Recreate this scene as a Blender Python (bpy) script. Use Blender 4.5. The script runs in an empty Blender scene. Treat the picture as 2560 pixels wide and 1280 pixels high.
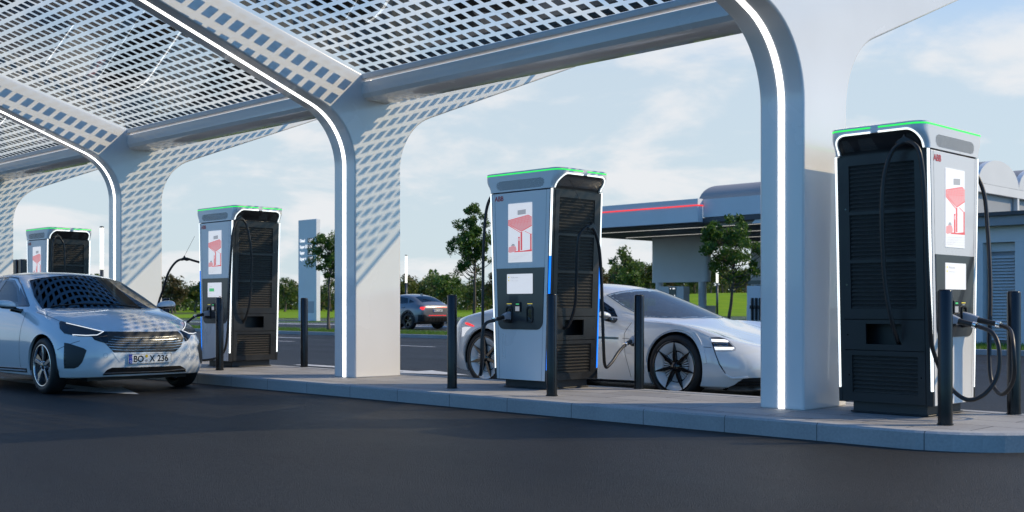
import bpy, bmesh, math, random
from math import sin, cos, pi, radians, sqrt, atan2
from mathutils import Vector, Matrix, geometry
from mathutils.bvhtree import BVHTree
random.seed(7)
scene = bpy.context.scene
COL = scene.collection
S2 = math.sqrt(.5)
FOC, HZ, CZ = 2844.0, 767.0, .974          # lens in pixels of the 2560 wide photograph, eye line, eye height

# ---------------------------------------------------------------- coordinates
# X runs along the charging island (towards its rounded end), Y across it and away from the camera.
def ray(px, py):
    "direction per metre of depth"
    l = (px - 1280) / FOC
    return Vector(((l - 1) * S2, (l + 1) * S2, (HZ - py) / FOC))
def onX(px, py, X):
    r = ray(px, py); t = X / r.x; return Vector((X, r.y * t, CZ + r.z * t))
def onY(px, py, Y):
    r = ray(px, py); t = Y / r.y; return Vector((r.x * t, Y, CZ + r.z * t))
def onZ(px, py, z=0.):
    r = ray(px, py); t = (z - CZ) / r.z; return Vector((r.x * t, r.y * t, z))
def atD(px, D, z=0.):
    l = (px - 1280) / FOC
    return Vector(((l - 1) * S2 * D, (l + 1) * S2 * D, z))

# ---------------------------------------------------------------- materials
MATS = {}
def _new(name):
    m = bpy.data.materials.new(name); m.use_nodes = True
    nt = m.node_tree; b = nt.nodes['Principled BSDF']; MATS[name] = m
    return m, nt, b
def mat(name, col, rough=.5, metal=0., coat=0., emit=None, estr=0., noise=0., nscale=20., bump=0., bscale=60., spec=None, alpha=None, trans=None):
    m, nt, b = _new(name)
    N, L = nt.nodes.new, nt.links.new
    b.inputs['Base Color'].default_value = (*col, 1); b.inputs['Roughness'].default_value = rough
    b.inputs['Metallic'].default_value = metal; b.inputs['Coat Weight'].default_value = coat
    b.inputs['Coat Roughness'].default_value = .04
    if spec is not None: b.inputs['Specular IOR Level'].default_value = spec
    if emit: b.inputs['Emission Color'].default_value = (*emit, 1); b.inputs['Emission Strength'].default_value = estr
    if trans is not None: b.inputs['Transmission Weight'].default_value = trans
    if noise or bump:
        tc = N('ShaderNodeTexCoord')
    if noise:
        n = N('ShaderNodeTexNoise'); n.inputs['Scale'].default_value = nscale; n.inputs['Detail'].default_value = 5
        L(tc.outputs['Object'], n.inputs['Vector'])
        r = N('ShaderNodeMapRange'); r.inputs[1].default_value = .3; r.inputs[2].default_value = .7
        r.inputs[3].default_value = 1 - noise; r.inputs[4].default_value = 1 + noise
        L(n.outputs['Fac'], r.inputs[0])
        v = N('ShaderNodeVectorMath'); v.operation = 'SCALE'; v.inputs[0].default_value = col; L(r.outputs[0], v.inputs['Scale'])
        L(v.outputs[0], b.inputs['Base Color'])
        rr = N('ShaderNodeMapRange'); rr.inputs[1].default_value = .3; rr.inputs[2].default_value = .7
        rr.inputs[3].default_value = max(rough - .06, 0); rr.inputs[4].default_value = min(rough + .08, 1)
        L(n.outputs['Fac'], rr.inputs[0]); L(rr.outputs[0], b.inputs['Roughness'])
    if bump:
        n2 = N('ShaderNodeTexNoise'); n2.inputs['Scale'].default_value = bscale; n2.inputs['Detail'].default_value = 4
        L(tc.outputs['Object'], n2.inputs['Vector'])
        bp = N('ShaderNodeBump'); bp.inputs['Strength'].default_value = bump; bp.inputs['Distance'].default_value = .01
        L(n2.outputs['Fac'], bp.inputs['Height']); L(bp.outputs[0], b.inputs['Normal'])
    return m

mat('white_lacquer', (.78, .77, .76), .22, coat=.6, noise=.03, nscale=1.3, bump=.015, bscale=3)
mat('white_panel', (.80, .80, .80), .3, coat=.3, noise=.02, nscale=2)
mat('pale_render', (.74, .74, .74), .5, noise=.05, nscale=.6)
mat('grey_render', (.34, .35, .37), .5, noise=.06, nscale=.7)
mat('roof_grey', (.36, .33, .31), .5, noise=.05, nscale=.5)
mat('soffit_dark', (.07, .07, .075), .5, noise=.1, nscale=.6)
mat('dark_steel', (.014, .015, .017), .38, noise=.12, nscale=5, bump=.02, bscale=120)
mat('dark_plinth', (.03, .031, .033), .5, noise=.15, nscale=8)
mat('vent_steel', (.14, .127, .112), .45, noise=.15, nscale=40)
mat('fascia_dark', (.035, .037, .04), .28, coat=.3)
mat('black_gloss', (.006, .006, .007), .08, coat=.5)
mat('black_rubber', (.013, .013, .014), .42, noise=.12, nscale=30)
mat('tyre_rubber', (.014, .014, .015), .62, noise=.15, nscale=30)
mat('black_plastic', (.016, .017, .018), .45)
mat('bollard_steel', (.03, .032, .036), .22, metal=.75, noise=.08, nscale=6)
mat('chrome', (.75, .76, .78), .12, metal=1.)
mat('alloy', (.62, .63, .65), .22, metal=1.)
mat('brake_metal', (.35, .34, .33), .4, metal=1.)
mat('cell_black', (.006, .007, .009), .10, spec=.35)
mat('led_white', (.9, .9, .9), .4, emit=(1, .985, .95), estr=3.2)
mat('led_edge', (.9, .9, .9), .4, emit=(.92, 1, 1), estr=1.3)
mat('led_green', (.05, .5, .1), .4, emit=(.03, .93, .10), estr=1.0)
mat('led_blue', (.02, .1, .6), .4, emit=(.0, .22, 1.), estr=1.2)
mat('led_red', (.6, .02, .02), .4, emit=(1., .045, .05), estr=1.1)
mat('sign_lit', (.8, .8, .8), .4, emit=(1, 1, 1), estr=.85)
mat('screen_white', (.6, .6, .6), .25, emit=(.86, .86, .88), estr=.62)
mat('screen_red', (.6, .1, .1), .3, emit=(.72, .10, .11), estr=.6)
mat('screen_pink', (.6, .3, .3), .3, emit=(.80, .33, .33), estr=.6)
mat('screen_grey', (.3, .3, .3), .3, emit=(.45, .45, .48), estr=.5)
mat('screen_green', (.1, .5, .2), .3, emit=(.07, .5, .15), estr=.6)
mat('screen_yellow', (.7, .6, .1), .3, emit=(.85, .65, .08), estr=.6)
mat('ink_red', (.62, .035, .04), .4)
mat('ink_black', (.01, .01, .01), .5)
mat('ink_white', (.8, .8, .8), .5)
mat('ink_blue', (.01, .05, .42), .4)
mat('ink_yellow', (.75, .5, .02), .4)
mat('plug_grey', (.38, .40, .44), .4)
mat('car_led', (.9, .9, .9), .3, emit=(.95, .98, 1), estr=.9)
mat('strip_lamp', (.9, .9, .85), .4, emit=(1, .98, .9), estr=.55)
mat('lamp_lit', (.9, .9, .85), .4, emit=(1, .98, .86), estr=1.25)
mat('pole_dark', (.06, .065, .075), .4, metal=.4)
mat('road_paint', (.55, .56, .57), .7, noise=.2, nscale=9)
mat('bark', (.11, .085, .065), .85, noise=.35, nscale=14, bump=.4, bscale=30)
mat('seat_fabric', (.035, .035, .04), .8)
mat('bounce_lit_soffit', (.46, .40, .35), .6)  # beige stands in for warm bounced light
mat('seat_pale', (.35, .33, .31), .7)

def leaf_mat(name, c1, c2):
    m, nt, b = _new(name); N, L = nt.nodes.new, nt.links.new
    g = N('ShaderNodeNewGeometry'); r = N('ShaderNodeValToRGB')
    r.color_ramp.elements[0].color = (*c1, 1); r.color_ramp.elements[1].color = (*c2, 1)
    L(g.outputs['Random Per Island'], r.inputs[0]); L(r.outputs[0], b.inputs['Base Color'])
    b.inputs['Roughness'].default_value = .5
    tr = N('ShaderNodeBsdfTranslucent'); L(r.outputs[0], tr.inputs['Color'])
    mx = N('ShaderNodeMixShader'); mx.inputs[0].default_value = .38
    L(b.outputs[0], mx.inputs[1]); L(tr.outputs[0], mx.inputs[2])
    L(mx.outputs[0], nt.nodes['Material Output'].inputs['Surface'])
    return m
leaf_mat('leaf_street', (.045, .095, .012), (.13, .23, .030))
leaf_mat('leaf_far', (.050, .085, .024), (.15, .205, .042))
leaf_mat('leaf_olive', (.065, .080, .014), (.18, .19, .030))
leaf_mat('leaf_rust', (.070, .056, .024), (.15, .12, .045))
leaf_mat('blade_green', (.055, .13, .010), (.15, .28, .028))

def glass_mat(name, tint, refl=1.45, rough=0., body=None, bodyfac=0.):
    m = bpy.data.materials.new(name); m.use_nodes = True; MATS[name] = m
    nt = m.node_tree; nt.nodes.clear(); N, L = nt.nodes.new, nt.links.new
    o = N('ShaderNodeOutputMaterial'); t = N('ShaderNodeBsdfTransparent'); t.inputs[0].default_value = (*tint, 1)
    g = N('ShaderNodeBsdfGlossy'); g.inputs['Roughness'].default_value = rough
    f = N('ShaderNodeFresnel'); ge = N('ShaderNodeNewGeometry'); mr = N('ShaderNodeMapRange')      # same reflectance from both sides of the sheet
    mr.inputs[3].default_value = refl; mr.inputs[4].default_value = 1 / refl; L(ge.outputs['Backfacing'], mr.inputs[0]); L(mr.outputs[0], f.inputs['IOR'])
    mx = N('ShaderNodeMixShader'); L(f.outputs[0], mx.inputs[0]); L(t.outputs[0], mx.inputs[1]); L(g.outputs[0], mx.inputs[2])
    out = mx
    if body:
        d = N('ShaderNodeBsdfDiffuse'); d.inputs[0].default_value = (*body, 1)
        m2 = N('ShaderNodeMixShader'); m2.inputs[0].default_value = bodyfac
        L(t.outputs[0], m2.inputs[1]); L(d.outputs[0], m2.inputs[2]); L(m2.outputs[0], mx.inputs[1])
    L(out.outputs[0], o.inputs['Surface'])
    return m
glass_mat('roof_glass', (.93, .96, .97), 1.5)
glass_mat('car_glass_dark', (.09, .11, .125), 1.9)
glass_mat('car_glass_pale', (.78, .84, .86), 1.6, body=(.50, .56, .64), bodyfac=.13)
glass_mat('lamp_glass', (.75, .78, .8), 1.6)

def paint_mat(name, col, rough=.25, metal=0., inside=(.03, .03, .032)):
    "two sided car paint: lacquer outside, dark lining inside"
    m, nt, b = _new(name); N, L = nt.nodes.new, nt.links.new
    b.inputs['Base Color'].default_value = (*col, 1); b.inputs['Roughness'].default_value = rough
    b.inputs['Metallic'].default_value = metal; b.inputs['Coat Weight'].default_value = 1.; b.inputs['Coat Roughness'].default_value = .03
    g = N('ShaderNodeNewGeometry'); d = N('ShaderNodeBsdfDiffuse'); d.inputs[0].default_value = (*inside, 1)
    mx = N('ShaderNodeMixShader'); L(g.outputs['Backfacing'], mx.inputs[0]); L(b.outputs[0], mx.inputs[1]); L(d.outputs[0], mx.inputs[2])
    L(mx.outputs[0], nt.nodes['Material Output'].inputs['Surface'])
    return m
paint_mat('paint_white', (.70, .71, .725), .16)
paint_mat('paint_pearl', (.72, .725, .73), .12)
paint_mat('paint_grey', (.20, .195, .20), .3, .3)

# asphalt: fine aggregate, broad worn patches, slight sheen
def asphalt():
    m, nt, b = _new('asphalt'); N, L = nt.nodes.new, nt.links.new
    tc = N('ShaderNodeTexCoord')
    n1 = N('ShaderNodeTexNoise'); n1.inputs['Scale'].default_value = 90; n1.inputs['Detail'].default_value = 6; n1.inputs['Roughness'].default_value = .75
    n2 = N('ShaderNodeTexNoise'); n2.inputs['Scale'].default_value = .55; n2.inputs['Detail'].default_value = 5
    v = N('ShaderNodeTexVoronoi'); v.inputs['Scale'].default_value = 160
    mp = N('ShaderNodeMapping'); mp.inputs['Scale'].default_value = (.5, 1.6, 1)
    L(tc.outputs['Object'], mp.inputs[0]); L(mp.outputs[0], n2.inputs['Vector'])
    for t in (n1, v): L(tc.outputs['Object'], t.inputs['Vector'])
    r = N('ShaderNodeValToRGB'); e = r.color_ramp.elements
    e[0].position = .36; e[0].color = (.0045, .0047, .0052, 1); e[1].position = .70; e[1].color = (.031, .0305, .0305, 1)
    L(n1.outputs['Fac'], r.inputs[0])
    mr = N('ShaderNodeMapRange'); mr.inputs[1].default_value = .35; mr.inputs[2].default_value = .68; mr.inputs[3].default_value = .72; mr.inputs[4].default_value = 1.25
    L(n2.outputs['Fac'], mr.inputs[0])
    sc = N('ShaderNodeVectorMath'); sc.operation = 'SCALE'; L(r.outputs[0], sc.inputs[0]); L(mr.outputs[0], sc.inputs['Scale'])
    # a few pale chips
    n3 = N('ShaderNodeTexNoise'); n3.inputs['Scale'].default_value = 42; n3.inputs['Detail'].default_value = 2; L(tc.outputs['Object'], n3.inputs['Vector'])
    r3 = N('ShaderNodeMapRange'); r3.inputs[1].default_value = .715; r3.inputs[2].default_value = .78; L(n3.outputs['Fac'], r3.inputs[0])
    mx = N('ShaderNodeMix'); mx.data_type = 'RGBA'; L(r3.outputs[0], mx.inputs[0]); L(sc.outputs[0], mx.inputs[6]); mx.inputs[7].default_value = (.09, .09, .09, 1)
    # faint tyre bands along the lanes and a few oil stains
    m5 = N('ShaderNodeMapping'); m5.inputs['Scale'].default_value = (.07, 1.15, 1); n5 = N('ShaderNodeTexNoise'); n5.inputs['Scale'].default_value = 1.; n5.inputs['Detail'].default_value = 3
    L(tc.outputs['Object'], m5.inputs[0]); L(m5.outputs[0], n5.inputs['Vector'])
    r5 = N('ShaderNodeMapRange'); r5.inputs[1].default_value = .38; r5.inputs[2].default_value = .62; r5.inputs[3].default_value = .80; r5.inputs[4].default_value = 1.14; L(n5.outputs['Fac'], r5.inputs[0])
    v6 = N('ShaderNodeTexVoronoi'); v6.inputs['Scale'].default_value = .8; v6.inputs['Randomness'].default_value = 1; n6 = N('ShaderNodeTexNoise'); n6.inputs['Scale'].default_value = 4; n6.inputs['Detail'].default_value = 4
    a6 = N('ShaderNodeVectorMath'); a6.operation = 'MULTIPLY_ADD'; L(tc.outputs['Object'], n6.inputs['Vector']); L(n6.outputs['Color'], a6.inputs[0]); a6.inputs[1].default_value = (.35, .35, 0); L(tc.outputs['Object'], a6.inputs[2]); L(a6.outputs[0], v6.inputs['Vector'])
    r6 = N('ShaderNodeMapRange'); r6.inputs[1].default_value = .10; r6.inputs[2].default_value = .22; r6.inputs[3].default_value = .62; r6.inputs[4].default_value = 1; L(v6.outputs['Distance'], r6.inputs[0])
    n7 = N('ShaderNodeTexNoise'); n7.inputs['Scale'].default_value = 26; n7.inputs['Detail'].default_value = 3; L(tc.outputs['Object'], n7.inputs['Vector'])
    r7 = N('ShaderNodeMapRange'); r7.inputs[1].default_value = .35; r7.inputs[2].default_value = .65; r7.inputs[3].default_value = .62; r7.inputs[4].default_value = 1.38; L(n7.outputs['Fac'], r7.inputs[0])
    m57 = N('ShaderNodeMath'); m57.operation = 'MULTIPLY'; L(r5.outputs[0], m57.inputs[0]); L(r7.outputs[0], m57.inputs[1])
    m56 = N('ShaderNodeMath'); m56.operation = 'MULTIPLY'; L(m57.outputs[0], m56.inputs[0]); L(r6.outputs[0], m56.inputs[1])
    s56 = N('ShaderNodeVectorMath'); s56.operation = 'SCALE'; L(mx.outputs[2], s56.inputs[0]); L(m56.outputs[0], s56.inputs['Scale'])
    L(s56.outputs[0], b.inputs['Base Color'])
    b.inputs['Specular IOR Level'].default_value = .3
    rr = N('ShaderNodeMapRange'); rr.inputs[3].default_value = .42; rr.inputs[4].default_value = .66; L(n2.outputs['Fac'], rr.inputs[0]); L(rr.outputs[0], b.inputs['Roughness'])
    bp = N('ShaderNodeBump'); bp.inputs['Strength'].default_value = .8; bp.inputs['Distance'].default_value = .008
    ad = N('ShaderNodeMath'); ad.operation = 'ADD'; L(n1.outputs['Fac'], ad.inputs[0]); L(v.outputs['Distance'], ad.inputs[1])
    L(ad.outputs[0], bp.inputs['Height']); L(bp.outputs[0], b.inputs['Normal'])
    return m
asphalt()

def concrete(name, base, joints):
    m, nt, b = _new(name); N, L = nt.nodes.new, nt.links.new
    tc = N('ShaderNodeTexCoord')
    n1 = N('ShaderNodeTexNoise'); n1.inputs['Scale'].default_value = 60; n1.inputs['Detail'].default_value = 6
    n2 = N('ShaderNodeTexNoise'); n2.inputs['Scale'].default_value = 1.7; n2.inputs['Detail'].default_value = 5
    L(tc.outputs['Object'], n1.inputs['Vector']); L(tc.outputs['Object'], n2.inputs['Vector'])
    a = N('ShaderNodeMath'); a.operation = 'MULTIPLY_ADD'; a.inputs[1].default_value = .5; a.inputs[2].default_value = .75; L(n1.outputs['Fac'], a.inputs[0])
    c = N('ShaderNodeMath'); c.operation = 'MULTIPLY_ADD'; c.inputs[1].default_value = .5; c.inputs[2].default_value = .75; L(n2.outputs['Fac'], c.inputs[0])
    mu = N('ShaderNodeMath'); mu.operation = 'MULTIPLY'; L(a.outputs[0], mu.inputs[0]); L(c.outputs[0], mu.inputs[1])
    sc = N('ShaderNodeVectorMath'); sc.operation = 'SCALE'; sc.inputs[0].default_value = base; L(mu.outputs[0], sc.inputs['Scale'])
    if joints == 'slabs':
        br = N('ShaderNodeTexBrick'); mp = N('ShaderNodeMapping'); L(tc.outputs['Object'], mp.inputs[0]); L(mp.outputs[0], br.inputs['Vector'])
        mp.inputs['Location'].default_value = (.09, -.12, 0)
        br.inputs['Scale'].default_value = 1; br.inputs['Brick Width'].default_value = .8; br.inputs['Row Height'].default_value = .4
        br.inputs['Mortar Size'].default_value = .006; br.inputs['Mortar Smooth'].default_value = .1
        br.inputs['Color1'].default_value = (1.06, 1.05, 1.04, 1); br.inputs['Color2'].default_value = (.80, .80, .81, 1); br.inputs['Mortar'].default_value = (.12, .12, .12, 1)
        L_in = br.outputs['Color']
    else:
        sp = N('ShaderNodeSeparateXYZ'); L(tc.outputs['Object'], sp.inputs[0])
        ml = N('ShaderNodeMath'); ml.operation = 'MULTIPLY_ADD'; ml.inputs[1].default_value = 1.25; ml.inputs[2].default_value = 3.485 * 1.25 + 40; L(sp.outputs['X'], ml.inputs[0])
        fr = N('ShaderNodeMath'); fr.operation = 'FRACT'; L(ml.outputs[0], fr.inputs[0])
        pp = N('ShaderNodeMath'); pp.operation = 'PINGPONG'; pp.inputs[1].default_value = .5; L(fr.outputs[0], pp.inputs[0])
        gt = N('ShaderNodeMapRange'); gt.inputs[1].default_value = .003; gt.inputs[2].default_value = .006; gt.inputs[3].default_value = .3; gt.inputs[4].default_value = 1; L(pp.outputs[0], gt.inputs[0])
        L_in = gt.outputs[0]
    mm = N('ShaderNodeVectorMath'); mm.operation = 'MULTIPLY'; L(sc.outputs[0], mm.inputs[0]); L(L_in, mm.inputs[1])
    L(mm.outputs[0], b.inputs['Base Color']); b.inputs['Roughness'].default_value = .7
    bp = N('ShaderNodeBump'); bp.inputs['Strength'].default_value = .25; bp.inputs['Distance'].default_value = .004
    L(n1.outputs['Fac'], bp.inputs['Height']); L(bp.outputs[0], b.inputs['Normal'])
concrete('paving', (.34, .33, .32), 'slabs')
concrete('kerbstone', (.36, .36, .36), 'kerb')

def grass_mat(name, c1, c2, c3, s):
    m, nt, b = _new(name); N, L = nt.nodes.new, nt.links.new
    tc = N('ShaderNodeTexCoord'); n = N('ShaderNodeTexNoise'); n.inputs['Scale'].default_value = s; n.inputs['Detail'].default_value = 8; n.inputs['Roughness'].default_value = .7
    mp = N('ShaderNodeMapping'); L(tc.outputs['Object'], mp.inputs[0]); L(mp.outputs[0], n.inputs['Vector'])
    r = N('ShaderNodeValToRGB'); e = r.color_ramp.elements; e[0].position = .3; e[0].color = (*c1, 1); e[1].position = .7; e[1].color = (*c3, 1)
    q = r.color_ramp.elements.new(.5); q.color = (*c2, 1)
    L(n.outputs['Fac'], r.inputs[0]); L(r.outputs[0], b.inputs['Base Color']); b.inputs['Roughness'].default_value = .9; b.inputs['Specular IOR Level'].default_value = .1
grass_mat('turf', (.035, .08, .010), (.06, .13, .015), (.09, .17, .02), 3)
grass_mat('meadow_grass', (.10, .20, .004), (.17, .29, .005), (.23, .33, .006), .35)
grass_mat('field', (.06, .09, .02), (.08, .12, .02), (.13, .12, .04), .05)

# ---------------------------------------------------------------- mesh builder
class MB:
    def __init__(s): s.v = []; s.f = []; s.m = []; s.sm = []
    def add(s, vs, fs, m=0, smooth=False):
        o = len(s.v); s.v += [tuple(q) for q in vs]
        for f in fs: s.f.append(tuple(i + o for i in f)); s.m.append(m); s.sm.append(smooth)
        return s
    def box(s, x0, x1, y0, y1, z0, z1, m=0):
        v = [(x, y, z) for z in (z0, z1) for y in (y0, y1) for x in (x0, x1)]
        return s.add(v, [(0, 2, 3, 1), (4, 5, 7, 6), (0, 1, 5, 4), (2, 6, 7, 3), (0, 4, 6, 2), (1, 3, 7, 5)], m)
    def prism(s, poly, fn, a, b, m=0, smooth=False, caps=True):
        "poly: 2D points counter clockwise; fn(u, v, w) -> point; extruded from w=a to w=b"
        n = len(poly)
        v = [fn(p[0], p[1], a) for p in poly] + [fn(p[0], p[1], b) for p in poly]
        f = [(i, (i + 1) % n, n + (i + 1) % n, n + i) for i in range(n)]
        s.add(v, f, m, smooth)
        if caps:
            o = len(s.v) - 2 * n
            s.f += [tuple(o + i for i in reversed(range(n))), tuple(o + n + i for i in range(n))]; s.m += [m, m]; s.sm += [False, False]
        return s
    def loft(s, rings, m=0, smooth=True, closed=True, caps=True):
        n = len(rings[0]); o = len(s.v)
        for r in rings: s.v += [tuple(q) for q in r]
        for k in range(len(rings) - 1):
            for i in range(n if closed else n - 1):
                j = (i + 1) % n
                s.f.append((o + k * n + i, o + k * n + j, o + (k + 1) * n + j, o + (k + 1) * n + i)); s.m.append(m); s.sm.append(smooth)
        if caps and closed:
            s.f.append(tuple(o + i for i in reversed(range(n)))); s.m.append(m); s.sm.append(False)
            e = o + (len(rings) - 1) * n
            s.f.append(tuple(e + i for i in range(n))); s.m.append(m); s.sm.append(False)
        return s
    def tube(s, pts, r, m=0, n=10, smooth=True):
        pts = [Vector(p) for p in pts]; K = len(pts)
        rad = r if isinstance(r, (list, tuple)) else [r] * K
        t0 = (pts[1] - pts[0]).normalized(); up = Vector((0, 0, 1)) if abs(t0.z) < .9 else Vector((1, 0, 0))
        nrm = (up - t0 * up.dot(t0)).normalized(); rings = []
        for k in range(K):
            t = (pts[min(k + 1, K - 1)] - pts[max(k - 1, 0)]).normalized()
            nrm = (nrm - t * nrm.dot(t)).normalized(); bn = t.cross(nrm)
            rings.append([pts[k] + (nrm * cos(2 * pi * i / n) + bn * sin(2 * pi * i / n)) * rad[k] for i in range(n)])
        return s.loft(rings, m, smooth)
    def cyl(s, c, r, z0, z1, m=0, n=24, r2=None):
        r2 = r if r2 is None else r2
        return s.loft([[(c[0] + q * cos(2 * pi * i / n), c[1] + q * sin(2 * pi * i / n), z) for i in range(n)] for q, z in ((r, z0), (r2, z1))], m)
    def lathe(s, prof, axis_fn, n=48, m=0, smooth=True):
        "prof: (radius, height) list; axis_fn(a, b, h) -> point"
        rings = [[axis_fn(r * cos(2 * pi * i / n), r * sin(2 * pi * i / n), h) for i in range(n)] for r, h in prof]
        return s.loft(rings, m, smooth, True, False)
    def build(s, name, mats, parent=None, bevel=0., seg=2, fix=True, sharp=None):
        me = bpy.data.meshes.new(name); me.from_pydata(s.v, [], s.f)
        for mm in ([mats] if isinstance(mats, str) else mats): me.materials.append(MATS[mm])
        me.polygons.foreach_set('material_index', s.m); me.polygons.foreach_set('use_smooth', s.sm)
        if fix:
            bm = bmesh.new(); bm.from_mesh(me); bmesh.ops.recalc_face_normals(bm, faces=bm.faces); bm.to_mesh(me); bm.free()
        if sharp: me.set_sharp_from_angle(angle=radians(sharp))
        me.update()
        o = bpy.data.objects.new(name, me); COL.objects.link(o)
        if parent: o.parent = parent
        if bevel:
            b = o.modifiers.new('bevel', 'BEVEL'); b.width = bevel; b.segments = seg; b.limit_method = 'ANGLE'; b.angle_limit = radians(35); b.harden_normals = False
            for p in me.polygons: p.use_smooth = True
            me.set_sharp_from_angle(angle=radians(40))
        return o
def smooth_path(pts, n=8):
    pts = [Vector(p) for p in pts]; P = [pts[0] * 2 - pts[1]] + pts + [pts[-1] * 2 - pts[-2]]; out = []
    for k in range(1, len(P) - 2):
        p0, p1, p2, p3 = P[k - 1:k + 3]
        for i in range(n):
            t = i / n
            out.append(.5 * ((2 * p1) + (p2 - p0) * t + (2 * p0 - 5 * p1 + 4 * p2 - p3) * t * t + (-p0 + 3 * p1 - 3 * p2 + p3) * t ** 3))
    out.append(pts[-1]); return out
def rrect(w, h, r, cx=0, cy=0, n=6, corners=(1, 1, 1, 1)):
    "rounded rectangle, counter clockwise from lower left; corners: LL, LR, UR, UL"
    out = []
    for (sx, sy, a0), on in zip(((-1, -1, pi), (1, -1, 1.5 * pi), (1, 1, 0), (-1, 1, .5 * pi)), corners):
        x, y = cx + sx * w / 2, cy + sy * h / 2
        if not on: out.append((x, y)); continue
        for i in range(n + 1):
            a = a0 + i / n * pi / 2
            out.append((x - sx * r + r * cos(a), y - sy * r + r * sin(a)))
    return out
def empty(name, loc=(0, 0, 0), rz=0., label=None, cat=None, group=None, parent=None):
    o = bpy.data.objects.new(name, None); COL.objects.link(o); o.location = loc; o.rotation_euler.z = rz
    o.empty_display_size = .2
    if parent: o.parent = parent
    if label: tag(o, label, cat, group)
    return o
def tag(o, label, cat, group=None, kind=None):
    if label: o['label'] = label
    if cat: o['category'] = cat
    if group: o['group'] = group
    if kind: o['kind'] = kind
    return o
def struct(o): o['kind'] = 'structure'; return o
def copy_tree(o, parent=None):
    c = o.copy(); COL.objects.link(c); c.parent = parent
    for ch in list(o.children): copy_tree(ch, c)
    return c
def text(name, body, size, mat_, M, parent=None, ext=.001, sx=1., bold=0., align='LEFT'):
    "M: matrix placing text plane (x right, y up, z out)"
    cu = bpy.data.curves.new(name, 'FONT'); cu.body = body; cu.size = size; cu.extrude = ext; cu.offset = bold; cu.align_x = align
    t = bpy.data.objects.new(name, cu); COL.objects.link(t)
    dg = bpy.context.evaluated_depsgraph_get(); me = bpy.data.meshes.new_from_object(t.evaluated_get(dg))
    bpy.data.objects.remove(t); bpy.data.curves.remove(cu)
    me.materials.clear(); me.materials.append(MATS[mat_]); me.transform(Matrix.Diagonal((sx, 1, 1, 1))); me.transform(M)
    o = bpy.data.objects.new(name, me); COL.objects.link(o)
    if parent: o.parent = parent
    return o
def frame_mat(origin, right, up):
    r = Vector(right).normalized(); u = Vector(up); u = (u - r * u.dot(r)).normalized(); n = r.cross(u); o = Vector(origin)
    return Matrix(((r.x, u.x, n.x, o.x), (r.y, u.y, n.y, o.y), (r.z, u.z, n.z, o.z), (0, 0, 0, 1)))

# ---------------------------------------------------------------- camera, sun, sky
cam = bpy.data.cameras.new('camera'); co = bpy.data.objects.new('camera', cam); COL.objects.link(co)
cam.lens = FOC / 2560 * 36; cam.sensor_width = 36; cam.shift_y = (HZ - 640) / 2560; cam.clip_end = 6000; cam.clip_start = .05
co.location = (0, 0, CZ); co.rotation_euler = (pi / 2, 0, pi / 4)
scene.camera = co
cam.dof.use_dof = True; cam.dof.focus_distance = 11.6; cam.dof.aperture_fstop = 3.6
SUN = Vector((1, 1.12, 1.08)).normalized()
sl = bpy.data.lights.new('sun', 'SUN'); sl.energy = 3.75; sl.angle = radians(.5); sl.color = (1, .81, .54)
so = bpy.data.objects.new('sun', sl); COL.objects.link(so); so.rotation_euler = SUN.to_track_quat('Z', 'Y').to_euler()
w = bpy.data.worlds.new('World'); scene.world = w; w.use_nodes = True
nt = w.node_tree; N, L = nt.nodes.new, nt.links.new; bg = nt.nodes['Background']; bg.inputs['Strength'].default_value = .14
sky = N('ShaderNodeTexSky'); sky.sky_type = 'NISHITA'; sky.sun_disc = False
sky.sun_elevation = math.asin(SUN.z); sky.sun_rotation = math.atan2(SUN.x, SUN.y); sky.air_density = 1.0; sky.dust_density = .6; sky.ozone_density = 2.2
tc = N('ShaderNodeTexCoord'); sp = N('ShaderNodeSeparateXYZ'); L(tc.outputs['Generated'], sp.inputs[0])
zz = N('ShaderNodeMath'); zz.operation = 'ADD'; zz.inputs[1].default_value = .24; L(sp.outputs['Z'], zz.inputs[0])
zm = N('ShaderNodeMath'); zm.operation = 'MAXIMUM'; zm.inputs[1].default_value = .05; L(zz.outputs[0], zm.inputs[0])
dv = N('ShaderNodeVectorMath'); dv.operation = 'DIVIDE'; cb = N('ShaderNodeCombineXYZ')
for k in 'XYZ': L(zm.outputs[0], cb.inputs[k])
L(tc.outputs['Generated'], dv.inputs[0]); L(cb.outputs[0], dv.inputs[1])
cn = N('ShaderNodeTexNoise'); cn.inputs['Scale'].default_value = 2.6; cn.inputs['Detail'].default_value = 9; cn.inputs['Roughness'].default_value = .56; cn.inputs['Distortion'].default_value = .25
L(dv.outputs[0], cn.inputs['Vector'])
cr = N('ShaderNodeMapRange'); cr.inputs[1].default_value = .44; cr.inputs[2].default_value = .62; cr.inputs[3].default_value = 0; cr.inputs[4].default_value = .78; cr.interpolation_type = 'SMOOTHSTEP'
L(cn.outputs['Fac'], cr.inputs[0])
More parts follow.
